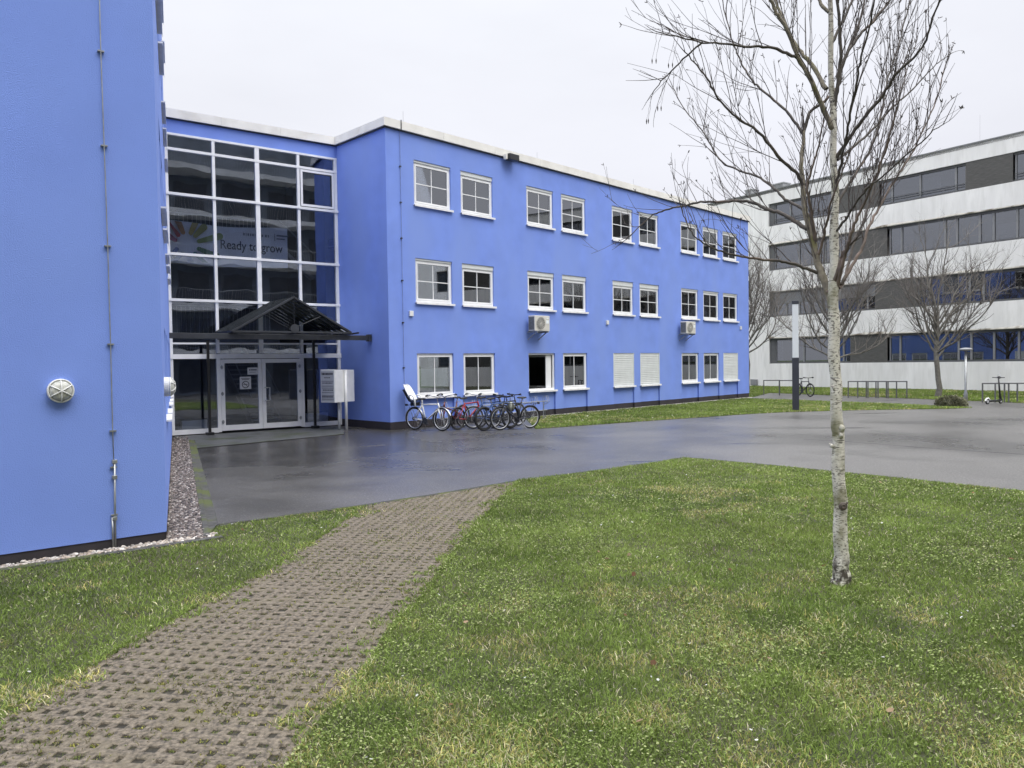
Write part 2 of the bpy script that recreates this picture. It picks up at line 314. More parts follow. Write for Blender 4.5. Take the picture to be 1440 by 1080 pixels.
k0 = FS.P(-.05, gw, 0); k1 = FS.P(SL-1.6, gw+.02, 0)
strip('gravel_kerb', [tuple(k0[:2]), tuple(k1[:2])], .07, -.05, .03, M['edging'])
k0b = FS.P(-.05, gw+.15, 0)
sheet('moss_strip', [tuple(FS.P(.1, gw+.035, 0)[:2]), tuple(FS.P(.75, gw+.16, 0)[:2]), tuple(FS.P(SL-1.6, gw+.14, 0)[:2]), tuple(FS.P(SL-1.6, gw+.05, 0)[:2])], .014, M['edging'])
sheet('gravel_bed', [tuple(FS.P(-.4,-.3,0)[:2]), tuple(FS.P(-.1,gw,0)[:2]), tuple(FS.P(SL,gw,0)[:2]), tuple(FS.P(SL,-.1,0)[:2])], .010, M['darkdirt'])
strip('front_edging', [tuple(FA.P(-9,.26,0)[:2]), tuple(FA.P(0.55,.26,0)[:2])], .10, -.05, .02, M['edging'])
# entrance paving
e0, e1 = FB.px(273,631), FB.px(481.7,610.5)
sheet('entrance_paving', [tuple(FB.P(-BL+.05,0,0)[:2]), tuple(G(268,628)[:2]), tuple(G(273,631)[:2]), tuple(G(484,611)[:2]), tuple(J[:2])], .012, M['entry'])
# damp dark joints between asphalt patches
def seam(name, pts, wd): strip(name, [pt(*p) for p in pts], wd, -.01, .003, M['plinth'])
seam('asphalt_joint', [(1130,618), (1180,620), (1290,629), (1440,639)], .035)
# ---- lawns
path_l = [pt(508,713), pt(415,777), pt(350,812), pt(215,882), pt(100,950), pt(0,1003), (-3.75,1.5), (-4.4,-3)]
path_r = [pt(733,676), pt(685,727), pt(645,775), pt(600,840), pt(553,890), pt(518,950), pt(465,1012), pt(420,1077), (-1.6,0), (-2.1,-3)]
lawn_L = [pt(303,741)] + [pt(400,728)] + [(x+.05, y-.02) for x, y in path_l] + [(-14,-3), (-14,0), tuple(FA.P(-9,.33,0)[:2]), tuple(FA.P(0.5,.33,0)[:2]), tuple(FS.P(-.1,gw+.06,0)[:2]), tuple(FS.P(.5,gw+.14,0)[:2])]
lawn_R = [(x-.06, y) for x, y in path_r[::-1]] + edge1[5:] + [(14,-3)]
lawn_F = [pt(753,603.5), pt(900,593), pt(1052,582.5), pt(1100,580), pt(1200,577), pt(1330,575), pt(1368,573.5), pt(1345,572), pt(1200,566), pt(1052,560.5), tuple(FW.P(-30,7.2,0)[:2]), tuple(FC.P(CL+14,-4,0)[:2]), tuple(FC.P(CL,.12,0)[:2]), tuple(FC.P(6,.12,0)[:2])]
lawn_W = [tuple(FW.P(-30,4.6,0)[:2]), pt(1440,567), tuple(FW.P(30,4.6,0)[:2]), tuple(FW.P(30,0,0)[:2]), tuple(FW.P(-30,0,0)[:2])]
for nm, pl in (('lawn_ground', lawn_L), ('lawn_ground', lawn_R), ('lawn_ground', lawn_F), ('lawn_ground', lawn_W)): sheet(nm, pl, .006, M['soil'])
def inpoly(P, poly):
    x, y = P[:, 0], P[:, 1]; c = np.zeros(len(P), bool); n = len(poly)
    for i in range(n):
        x0, y0 = poly[i]; x1, y1 = poly[i-1]
        if y0 == y1: continue
        k = ((y0 > y) != (y1 > y)) & (x < (x1-x0)*(y-y0)/(y1-y0)+x0); c ^= k
    return c
def vnoise(P, sc, seed):
    r = np.random.default_rng(seed); g = r.random((64, 64)); q = P*sc; i = np.floor(q).astype(int); f = q-i; f = f*f*(3-2*f)
    def a(dx, dy): return g[(i[:, 0]+dx) % 64, (i[:, 1]+dy) % 64]
    return (a(0,0)*(1-f[:,0])+a(1,0)*f[:,0])*(1-f[:,1])+(a(0,1)*(1-f[:,0])+a(1,1)*f[:,0])*f[:,1]
def inview(P, mar=6):
    az = np.degrees(np.arctan2(P[:, 0], P[:, 1])); d = np.hypot(P[:, 0], P[:, 1]); return (d < 3.5) | (np.abs(az) < 35+mar)
def sample(poly, dens, dmax, dmin=2.2):
    pl = np.array(poly); lo = np.maximum(pl.min(0), -40); hi = np.minimum(pl.max(0), 60); lo[1] = max(lo[1], .5)
    out = []
    # rings of distance with their own density
    rs = np.geomspace(dmin, dmax, 14)
    for a, b in zip(rs, rs[1:]):
        l2 = np.maximum(lo, [-b, 0]); h2 = np.minimum(hi, [b, b])
        if (h2 <= l2).any(): continue
        n = int(dens((a+b)/2)*(h2-l2).prod()); 
        if n < 1: continue
        P = l2+rng.random((n, 2))*(h2-l2); d = np.hypot(P[:, 0], P[:, 1])
        P = P[(d >= a) & (d < b)]; P = P[inview(P)]; P = P[inpoly(P, poly)]; out.append(P)
    return np.concatenate(out) if out else np.zeros((0, 2))
def blades(P, hgt, wid, colf, lean=.5, z0=.0):
    n = len(P); a = rng.random(n)*2*np.pi; b = rng.random(n)*2*np.pi; h = hgt*(.5+rng.random(n)); wd = wid*(.6+.8*rng.random(n))
    dx, dy = np.cos(a)*wd/2, np.sin(a)*wd/2; ln = lean*h*(.25+rng.random(n)*1.2)
    lx, ly = np.cos(b)*ln, np.sin(b)*ln
    V = np.zeros((n, 5, 3), np.float32)
    V[:, 0] = np.stack([P[:,0]-dx, P[:,1]-dy, np.full(n, z0)], 1); V[:, 1] = np.stack([P[:,0]+dx, P[:,1]+dy, np.full(n, z0)], 1)
    V[:, 2] = np.stack([P[:,0]+dx*.8+lx*.35, P[:,1]+dy*.8+ly*.35, z0+h*.6], 1); V[:, 3] = np.stack([P[:,0]-dx*.8+lx*.35, P[:,1]-dy*.8+ly*.35, z0+h*.6], 1)
    V[:, 4] = np.stack([P[:,0]+lx, P[:,1]+ly, z0+h*(.95-.2*rng.random(n))], 1)
    base = (np.arange(n)*5)[:, None]
    T = np.concatenate([base+np.array([[0,1,2]]), base+np.array([[0,2,3]]), base+np.array([[3,2,4]])]).astype(np.int32)
    col = np.repeat(colf, 5, axis=0)
    return V.reshape(-1, 3), T, col
def grasscol(P, yellow=0.):
    n = len(P); v = vnoise(P, .9, 3); v2 = vnoise(P, 2.6, 4); v3 = vnoise(P, .35, 5); r = rng.random(n)
    g = np.array([.122, .182, .038]); g2 = np.array([.260, .335, .082]); y = np.array([.45, .40, .15]); st = np.array([.55, .50, .34])
    t = np.clip(v*.6+v2*.35+r*.35-.25, 0, 1)[:, None]
    c = g*(1-t)+g2*t
    ty = np.clip((v2*.6+v3*.7-.72+yellow)*2.2, 0, 1); k = (rng.random(n) < ty*.6)[:, None]; c = np.where(k, y*(.7+.6*rng.random((n,1))), c)
    k = (rng.random(n) < .04+ty*.22)[:, None]; c = np.where(k, st*(.6+.7*rng.random((n,1))), c)
    k = (vnoise(P, 5.5, 61)*.6+vnoise(P, 1.1, 62)*.4)[:, None]
    return c*(.62+.62*k)*(.62+.95*rng.random((n, 1)))
def lawn(name, poly, dens, dmax, label_=None, hgt=.034, dmin=2.2, yellow=0.):
    P = sample(poly, dens, dmax, dmin); d = np.hypot(P[:,0], P[:,1])
    V, T, c = blades(P, hgt*(.75+.6*vnoise(P, 1.7, 9)), .0030+.00058*d, grasscol(P, yellow), lean=.9)
    return tag(bigmesh(name, V, T, M['grass'], col=c), kind='stuff')
lawn('grass', lawn_R, lambda d: 17000/(1+(d/4.5)**1.7), 18)
lawn('grass', lawn_L, lambda d: 14000/(1+(d/4.2)**1.75), 15, yellow=.05)
lawn('grass', lawn_F, lambda d: 800 if d < 34 else 450, 48, hgt=.05, dmin=20, yellow=-.05)
lawn('grass', lawn_W, lambda d: 330, 60, hgt=.06, dmin=25, yellow=.0)
# clover and small weeds in the near lawn
def leafs(P, size, col, z0=.012, hv=.03):
    n = len(P); k = 5; V = np.zeros((n, k, 3), np.float32); s = size*(.5+rng.random(n)); a0 = rng.random(n)*6.28
    tx, ty = rng.normal(0, .35, n), rng.normal(0, .35, n); z = z0+hv*rng.random(n)
    for j in range(k):
        a = a0+2*np.pi*j/k; x, y = np.cos(a)*s, np.sin(a)*s*.8
        V[:, j] = np.stack([P[:,0]+x, P[:,1]+y, np.maximum(z+x*tx+y*ty, .004)], 1)
    b = (np.arange(n)*k)[:, None]; T = np.concatenate([b+np.array([[0,1,2]]), b+np.array([[0,2,3]]), b+np.array([[0,3,4]])])
    return V.reshape(-1,3), T.astype(np.int32), np.repeat(col, k, axis=0)
P = np.concatenate([sample(lawn_R, lambda d: 5200/(1+(d/5.5)**2), 16), sample(lawn_L, lambda d: 1500/(1+(d/5)**2), 14)])
P = P[vnoise(P, 1.3, 21)*.6+vnoise(P, 4, 22)*.4+rng.random(len(P))*.45 > .76]
cc = np.array([.21,.27,.08])*(.5+1.1*rng.random((len(P),1))); cc[rng.random(len(P)) < .20] = (.44,.48,.22)
tag(bigmesh('clover', *leafs(P, .0046+.0004*np.hypot(P[:,0],P[:,1]), cc)[:2], M['grass'], col=np.repeat(cc, 5, axis=0)), kind='stuff')
# daisies, fallen leaves
def scatter_spots(name, polys, n, size, cols, z=.04):
    P = np.concatenate([sample(pl, lambda d: n/(1+(d/6)**1.6), 16) for pl in polys]); c = np.array(cols)[rng.integers(0, len(cols), len(P))]*(.7+.5*rng.random((len(P),1)))
    V, T, cc = leafs(P, size, c, z, .015); tag(bigmesh(name, V, T, M['grass'], col=cc), kind='stuff')
scatter_spots('daisies', [lawn_R, lawn_L], 5, .009, [(.75,.75,.72)], .045)
scatter_spots('fallen_leaves', [lawn_R, lawn_L], 2.0, .020, [(.30,.17,.09),(.36,.25,.16),(.16,.08,.04)], .03)
P = sample(lawn_F, lambda d: .9, 45, 20); V, T, cc = leafs(P, .028, np.tile([[.55,.55,.42]], (len(P),1)), .05, .01); tag(bigmesh('pale_leaf_litter', V, T, M['grass'], col=cc), kind='stuff')
# ---- grass pavers: real openings in a concrete sheet, tilted slightly and irregular
def pavers():
    az = 8.6; d = UZ(az)[:2]; n = UZ(az+90)[:2]; o = np.array([-2.0, 3.0]); pit = .112; hs = .0245
    poly = path_l + path_r[::-1]
    V = []; Fc = []; Vd = []; Fd = []; holes = []
    def P3(u, v, z): q = o+d*v+n*u; return (q[0], q[1], z)
    nu0, nu1, nv0, nv1 = -32, 40, -50, 100
    def jit(i, j, k):
        h = math.sin(i*127.1+j*311.7+k*74.7)*43758.5453; return (h-math.floor(h)-.5)
    cells = []
    for i in range(nu0, nu1):
        for j in range(nv0, nv1):
            u, v = (i+.5)*pit, (j+.5)*pit; q = o+d*v+n*u
            cells.append((i, j, u, v, q[0], q[1]))
    C = np.array([(c[4], c[5]) for c in cells]); ok = inpoly(C, poly)
    near = np.hypot(C[:,0], C[:,1]) < 16
    zc = {}
    def zz(i, j): return .006+.003*jit(i//2, j//4, 9)
    for k, (i, j, u, v, x, y) in enumerate(cells):
        if not (ok[k] and near[k] and y > -1): continue
        z = zz(i, j); a = hs*(1.12+.7*jit(i, j, 1)); b = hs*(1.0+.7*jit(i, j, 2)); cu = u+.006*jit(i,j,3); cv = v+.006*jit(i,j,4); g = pit/2
        ou = [(u-g, v-g), (u+g, v-g), (u+g, v+g), (u-g, v+g)]; iu = [(cu-a, cv-b), (cu+a, cv-b), (cu+a, cv+b), (cu-a, cv+b)]
        s = len(V); V += [P3(*p, z) for p in ou]+[P3(*p, z-.001) for p in iu]+[P3(*p, (-.010 if jit(i,j,7) < .0 else -.001)) for p in iu]
        for m_ in range(4):
            m2 = (m_+1) % 4; Fc += [(s+m_, s+m2, s+4+m2, s+4+m_), (s+4+m_, s+4+m2, s+8+m2, s+8+m_)]
        Fd.append((s+8, s+9, s+10, s+11)); holes.append((i, j, x, y, a))
    ob = bigmesh('paver_path', V, Fc+Fd, [M['concrete'], M['darkdirt']], mi=np.array([0]*len(Fc)+[1]*len(Fd), np.int32)); tag(ob, kind='structure')
    sheet('paver_soil', poly, -.0135, M['darkdirt'])
    H = np.array([(h[2], h[3]) for h in holes]); r = vnoise(H, 2.1, 31)*.55+vnoise(H, 6, 32)*.2+rng.random(len(H))*.35
    # distance to path edges -> more growth near the edges
    em = np.array([min(abs((np.array(p)-x)@n) for p in ()) if 0 else 0 for x in H])
    fill = H[r > .36]; dd = np.hypot(fill[:,0], fill[:,1]); PP = []; 
    for (x, y), q in zip(fill, dd):
        kk = int(44/(1+(q/6)**1.5))+3; PP.append(np.array([x, y])+rng.uniform(-.026, .026, (kk, 2)))
    P = np.concatenate(PP); dist = np.hypot(P[:,0], P[:,1]); ye = (vnoise(P, 5, 41)+rng.random(len(P))*.2)[:, None]
    c = np.where(ye > .80, np.array([[.34,.33,.08]]), np.where(ye > .45, np.array([[.15,.18,.055]]), np.array([[.15,.135,.075]])))*(.6+.7*rng.random((len(P),1)))
    V1, T1, c1 = blades(P, np.full(len(P), .013), .0036+.0006*dist, c, lean=1.2, z0=-.009)
    # moss / weeds on the surface, denser towards the edges
    E = sample(poly, lambda d: 2600/(1+(d/5)**1.6), 15); 
    pl_, pr_ = np.array(path_l[::-1]), np.array(path_r[::-1]); xl, xr = np.interp(E[:,1], pl_[:,1], pl_[:,0]), np.interp(E[:,1], pr_[:,1], pr_[:,0]); edge = np.abs(E[:,0]-(xl+xr)/2)/((xr-xl)/2+.01)
    keep = (vnoise(E, 1.5, 51)*.5+vnoise(E, 7, 52)*.5 + np.clip(edge-.74, 0, 1)*2.0 + rng.random(len(E))*.30) > .74; E = E[keep]
    ce = np.where(rng.random((len(E),1)) < .35, np.array([[.22,.22,.06]]), np.where(rng.random((len(E),1)) < .5, np.array([[.10,.14,.03]]), np.array([[.17,.15,.08]])))*(.6+.7*rng.random((len(E),1)))
    V2, T2, c2 = blades(E, np.full(len(E), .016), .004+.0006*np.hypot(E[:,0],E[:,1]), ce, lean=1.5, z0=.004)
    Q = sample(poly, lambda d: 9000/(1+(d/4.2)**1.7), 15); xl, xr = np.interp(Q[:,1], pl_[:,1], pl_[:,0]), np.interp(Q[:,1], pr_[:,1], pr_[:,0]); de = np.minimum(Q[:,0]-xl, xr-Q[:,0])
    Q = Q[de < .26*vnoise(Q, 3.1, 71)*vnoise(Q, 9, 72)*2.2-.01+.03*rng.random(len(Q))]
    V3, T3, c3 = blades(Q, np.full(len(Q), .028), .0035+.0006*np.hypot(Q[:,0],Q[:,1]), grasscol(Q, .1), lean=1.3, z0=.004)
    n1, n2 = len(V1), len(V1)+len(V2)
    tag(bigmesh('paver_weeds', np.concatenate([V1, V2, V3]), np.concatenate([T1, T2+n1, T3+n2]), M['grass'], col=np.concatenate([c1, c2, c3])), kind='stuff')
pavers()
# pebbles
def pebbles(name, P, size, cols, z=.0, flat=.6):
    ico = [(0,-1,1.618),(0,1,1.618),(0,-1,-1.618),(0,1,-1.618),(1.618,0,1),(1.618,0,-1),(-1.618,0,1),(-1.618,0,-1),(1,1.618,0),(-1,1.618,0),(1,-1.618,0),(-1,-1.618,0)]
    I = np.array(ico)/1.9; FF = []
    for a in range(12):
        for b in range(a+1, 12):
            for c in range(b+1, 12):
                d = [np.linalg.norm(I[x]-I[y]) for x, y in ((a,b),(b,c),(a,c))]
                if max(d) < 1.2: FF.append((a,b,c) if np.dot(np.cross(I[b]-I[a], I[c]-I[a]), I[a]) > 0 else (a,c,b))
    FF = np.array(FF); n = len(P); s = size*(.5+rng.random((n,1,1))); an = rng.random(n)*6.28; ca, sa = np.cos(an), np.sin(an)
    V = np.tile(I, (n,1,1))*(1+.18*rng.normal(size=(n,12,3)))*np.array([1,.75,flat]); V *= s
    X = V[:,:,0]*ca[:,None]-V[:,:,1]*sa[:,None]; Y = V[:,:,0]*sa[:,None]+V[:,:,1]*ca[:,None]
    V = np.stack([X+P[:,0:1], Y+P[:,1:2], V[:,:,2]+z+s[:,:,0]*flat*.5+rng.random((n,1))*.008], 2).reshape(-1,3)
    T = (np.arange(n)[:,None,None]*12+FF).reshape(-1,3); c = np.array(cols)[rng.integers(0,len(cols),n)]*(.65+.6*rng.random((n,1)))
    return tag(bigmesh(name, V, T, M['stone'], col=np.repeat(c,12,axis=0)), kind='stuff')
n = 9000; s = rng.random(n)**.75*(SL-.1)-.12; s = (SL)*(1-rng.random(n)**.6)-.1 ; o = rng.random(n)*(gw-.02)
P = np.array([FS.P(a, b, 0)[:2] for a, b in zip(s, o)])
pebbles('gravel', P, .022, [(.17,.135,.12),(.10,.085,.08),(.22,.19,.17),(.06,.05,.05),(.40,.36,.33),(.13,.10,.09),(.09,.08,.075)])
s = rng.uniform(-8, .55, 2600); o = rng.uniform(.03, .18, 2000)
pebbles('white_pebbles', np.array([FA.P(a, b, 0)[:2] for a, b in zip(s, o)]), .022, [(.50,.45,.40),(.56,.52,.48),(.40,.33,.27),(.28,.25,.23)])
s = rng.uniform(6.3, CL, 2500); o = rng.uniform(.03, .2, 2500)
pebbles('wall_foot_pebbles', np.array([FC.P(a, b, 0)[:2] for a, b in zip(s, o)]), .03, [(.5,.47,.42),(.4,.37,.33)])
# ================================================================== BLUE BUILDING
blue = thing('office_building', tuple(Dc), 0, 'bright blue rendered three-storey office building with a glazed entrance bay and taller left wing', 'building')
def loc_in(parent, P): return tuple(np.array(P)-np.array(parent.location))
def grid_wall(fac, s0, s1, z0, z1, holes, depth=.14, mb=None):
    "wall face with real openings and reveals, in facade local space"
    mb = mb or MB(); S = sorted({s0, s1, *[h[0] for h in holes], *[h[1] for h in holes]}); Z = sorted({z0, z1, *[h[2] for h in holes], *[h[3] for h in holes]})
    for a, b in zip(S, S[1:]):
        for c, d in zip(Z, Z[1:]):
            m_, k = (a+b)/2, (c+d)/2
            if any(h[0] < m_ < h[1] and h[2] < k < h[3] for h in holes): continue
            mb.add([(a,0,c),(b,0,c),(b,0,d),(a,0,d)], [(0,1,2,3)])
    for h in holes:
        a, b, c, d = h[:4]; t = h[4] if len(h) > 4 else depth
        mb.add([(a,0,c),(a,t,c),(a,t,d),(a,0,d)], [(0,1,2,3)]); mb.add([(b,0,c),(b,t,c),(b,t,d),(b,0,d)], [(3,2,1,0)])
        mb.add([(a,0,d),(a,t,d),(b,t,d),(b,0,d)], [(0,1,2,3)])
        if c > z0+.001: mb.add([(a,0,c),(a,t,c),(b,t,c),(b,0,c)], [(3,2,1,0)])
    return mb
def fobj(name, mb, mats, fac, parent, s=0, o=0, z=0, **k):
    P = fac.P(s, o, z); base = parent; off = Vector(P)
    if parent: 
        inv = wmat(parent).inverted(); off = inv @ Vector(P)
        rz = fac.rz - wmat(parent).to_euler().z
    else: rz = fac.rz
    return obj(name, mb, mats, parent, loc=off, rz=rz, **k)
# --- wing C
ROOF = 9.22
Wx = [(1.08,2.62),(3.06,4.55),(6.27,7.75),(8.22,9.70),(11.44,12.91),(13.38,14.88),(16.73,18.25),(18.72,20.22),(20.64,22.15)]
rows = [(6.98, 8.42), (3.92, 5.35), (.93, 2.35)]
holes = []
for i, (a, b) in enumerate(Wx):
    for r, (c, d) in enumerate(rows):
        holes.append((a, b, c, d, .14))
# below ground floor windows a shallow niche runs to the ground
mbw = MB(); S_h = holes
S = sorted({0, CL, *[h[0] for h in holes], *[h[1] for h in holes]})
wallh = [(a, b, c, d, .14) for a, b, c, d, _ in holes if c > 1] + [(a, b, .24, 2.35, .14) for a, b in Wx]
grid_wall(FC, 0, CL, .24, ROOF, wallh, mb=mbw)
for a, b in Wx: mbw.add([(a,.07,.24),(b,.07,.24),(b,.07,.93),(a,.07,.93)], [(0,1,2,3)])
mbw.add([(CL,0,.24),(CL,13,.24),(CL,13,ROOF),(CL,0,ROOF)], [(0,1,2,3)]) if 0 else None
fobj('wall', mbw, M['blue'], FC, blue)
mbp = MB()
edges = [0]+[v for a, b in Wx for v in (a, b)]+[CL]
for i in range(0, len(edges), 2): mbp.add([(edges[i],-.0,.0),(edges[i+1],0,0),(edges[i+1],0,.24),(edges[i],0,.24)], [(0,1,2,3)])
for a, b in Wx:
    mbp.add([(a,.07,0),(b,.07,0),(b,.07,.24),(a,.07,.24)], [(0,1,2,3)]); mbp.add([(a,0,0),(a,.07,0),(a,.07,.24),(a,0,.24)], [(0,1,2,3)]); mbp.add([(b,0,0),(b,.07,0),(b,.07,.24),(b,0,.24)], [(3,2,1,0)])
fobj('plinth', mbp, M['plinth'], FC, blue)
# end wall of wing C (perpendicular, runs back) with windows seen in the reflections of the pale building
FE = Facade(FC.P(CL, 0, 0), -46.1)
eh = [(a, a+1.5, c, d, .14) for a in (1.6, 3.6, 6.4, 8.4, 11.4, 13.4) for c, d in rows]
fobj('wall', grid_wall(FE, 0, 16, .24, ROOF, eh), M['blue'], FE, blue)
mb = MB().add([(0,0,0),(16,0,0),(16,0,.24),(0,0,.24)], [(0,1,2,3)]); fobj('plinth', mb, M['plinth'], FE, blue)
# D return wall
fobj('wall', MB().add([(0,0,.24),(DL,0,.24),(DL,0,ROOF),(0,0,ROOF)], [(0,1,2,3)]), M['blue'], FD, blue)
fobj('plinth', MB().add([(0,0,0),(DL,0,0),(DL,0,.24),(0,0,.24)], [(0,1,2,3)]), M['plinth'], FD, blue)
# B: band above the glass
fobj('wall', MB().add([(-BL-1,0,8.8),(0,0,8.8),(0,0,ROOF+.02),(-BL-1,0,ROOF+.02)], [(0,1,2,3)]).add([(-BL-1,0,8.8),(0,0,8.8),(0,.12,8.8),(-BL-1,.12,8.8)], [(0,1,2,3)]), M['blue'], FB, blue)
# roof slab and cream fascia
rp = [FC.P(CL,0,0)[:2], FC.P(CL,-15,0)[:2], FC.P(-6,-15,0)[:2], FB.P(-BL-3,-14,0)[:2], FB.P(-BL-.3,0,0)[:2], J[:2], Dc[:2]]
obj('roof', MB().prism([tuple(p) for p in rp], ROOF+.02, ROOF+.16), M['slab'], blue, space='world')
def fascia_run(pts, name='fascia', m='cream', z0=ROOF, z1=ROOF+.25, ov=.10):
    "mitred fascia along a polyline; ov outwards on the right-hand side"
    P = [Vector((p[0], p[1])) for p in pts]; n = len(P); outs = []
    nrm = []
    for a, b in zip(P, P[1:]): d = (b-a).normalized(); nrm.append(Vector((d.y, -d.x)))
    for i in range(n):
        if i == 0: v = nrm[0]*ov
        elif i == n-1: v = nrm[-1]*ov
        else:
            q = (nrm[i-1]+nrm[i]).normalized(); v = q*ov/max(q.dot(nrm[i]), .3)
        outs.append(P[i]+v)
    mb = MB()
    for i in range(n-1):
        a, b, c, d = P[i]-nrm[i]*.25, P[i+1]-nrm[i]*.25, outs[i+1], outs[i]
        vs = [(q.x, q.y, z) for z in (z0, z1) for q in (a, b, c, d)]
        mb.add(vs, [(3,2,1,0),(4,5,6,7),(2,3,7,6),(0,1,5,4),(1,2,6,5),(3,0,4,7)])
        L_ = (outs[i+1]-outs[i]).length; k = int(L_/2.4)
        for j in range(1, k+1):   # sheet joints
            q = outs[i].lerp(outs[i+1], j/(k+1)); d_ = (outs[i+1]-outs[i]).normalized(); q2 = q+nrm[i]*.003
            mb.beam((q2.x, q2.y, z0+.01), (q2.x, q2.y, z1-.005), .012, .008, up=(d_.x, d_.y, 0))
    return obj(name, mb, M[m], blue, space='world')
fascia_run([FB.P(-BL-.2,0,0), J, Dc, FC.P(CL,0,0), FC.P(CL,-15,0)])
# dark strip standing in for the shadow line below the fascia
fascia_run([FB.P(-BL-.2,0,0), J, Dc, FC.P(CL,0,0), FC.P(CL,-15,0)], 'shadow_line', 'dark', ROOF-.035, ROOF-.001, .045)
# interior of wing C
mb = MB()
mb.k = 0; mb.add([(0,3.4,0),(CL,3.4,0),(CL,3.4,9.2),(0,3.4,9.2)], [(0,1,2,3)])
for s_ in (.4, 5.4, 10.6, 15.8, 22.9): mb.box(s_-.05, s_+.05, .2, 3.4, 0, 9.15)
mb.k = 1
for z in (.0, 2.9, 5.95): mb.box(.1, CL-.1, .16, 3.4, z+.0, z+.25)
mb.k = 2
for z in (2.87, 5.92, 9.1): mb.box(.1, CL-.1, .16, 3.4, z-.02, z)
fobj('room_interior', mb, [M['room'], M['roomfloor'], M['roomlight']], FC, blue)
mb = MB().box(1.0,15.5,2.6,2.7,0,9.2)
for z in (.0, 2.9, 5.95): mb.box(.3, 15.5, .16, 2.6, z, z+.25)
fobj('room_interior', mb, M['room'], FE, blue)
# windows: (frame, glazing bars, pane, sill, roller shutter) – master pieces are shared
def win_mb(w_, h_, bars=(1,1), box=0.):
    f = MB(); t = .065; y0, y1 = .055, .115; zt = h_-box
    f.box(0, t, y0, y1, .05, zt); f.box(w_-t, w_, y0, y1, .05, zt); f.box(t, w_-t, y0, y1, zt-t, zt); f.box(t, w_-t, y0, y1, .05, .05+t)
    i0 = t+.004; g = .05   # sash
    y2, y3 = .045, .1
    f.box(i0, i0+g, y2, y3, .055+t, zt-t-.004); f.box(w_-i0-g, w_-i0, y2, y3, .055+t, zt-t-.004); f.box(i0+g, w_-i0-g, y2, y3, zt-t-g-.004, zt-t-.004); f.box(i0+g, w_-i0-g, y2, y3, .055+t, .055+t+g)
    a, b, c, d = i0+g, w_-i0-g, .055+t+g, zt-t-g-.004
    if bars[0]: f.box((a+b)/2-.014, (a+b)/2+.014, .068, .088, c, d)
    if bars[1]: f.box(a, b, .066, .090, (c+d)/2-.014, (c+d)/2+.014)
    p = MB().box(a-.01, b+.01, .076, .082, c-.01, d+.01)
    s = MB().box(-.03, w_+.05, -.075, .06, .018, .045); s.box(-.03, w_+.05, -.078, -.072, -.02, .045)
    s.box(0, w_, .03, .10, .045, .0525)
    return f, p, s
def add_window(fac, parent, s, z, w_, h_, bars=(1,1), box=0., shutter=None, label=None, glass='glass', kindx=None):
    f, p, si = win_mb(w_, h_, bars, box)
    fr = fobj('window', f, M['white'], fac, parent, s=s, z=z)
    if label: fr['label'] = label
    key = (round(w_, 3), round(h_, 3), bars, box, fr.name)
    obj('pane', p, M[glass], fr); obj('sill', si, M['sill'], fr)
    if box:
        b = MB().box(0, w_, .03, .125, h_-box, h_-.003); b.box(.02, w_-.02, .022, .03, h_-box-.02, h_-box+.02); obj('shutter_box', b, M['shutter'], fr)
    if shutter:
        b = MB(); n_ = int(h_*shutter/.0782); 
        for k in range(n_):
            zt = h_-.005-k*.078; b.add([(.03,.032,zt),(w_-.03,.032,zt),(w_-.03,.018,zt-.014),(.03,.018,zt-.014),(w_-.03,.014,zt-.062),(.03,.014,zt-.062),(w_-.03,.034,zt-.078),(.03,.034,zt-.078)], [(0,3,2,1),(3,5,4,2),(5,7,6,4)])
        b.box(0, .035, .0, .05, .045, h_); b.box(w_-.035, w_, .0, .05, .045, h_)
        b.box(.035, w_-.035, .012, .03, h_*(1-shutter)+.045, h_*(1-shutter)+.09)
        obj('roller_shutter', b, M['shutter'], fr)
    return fr
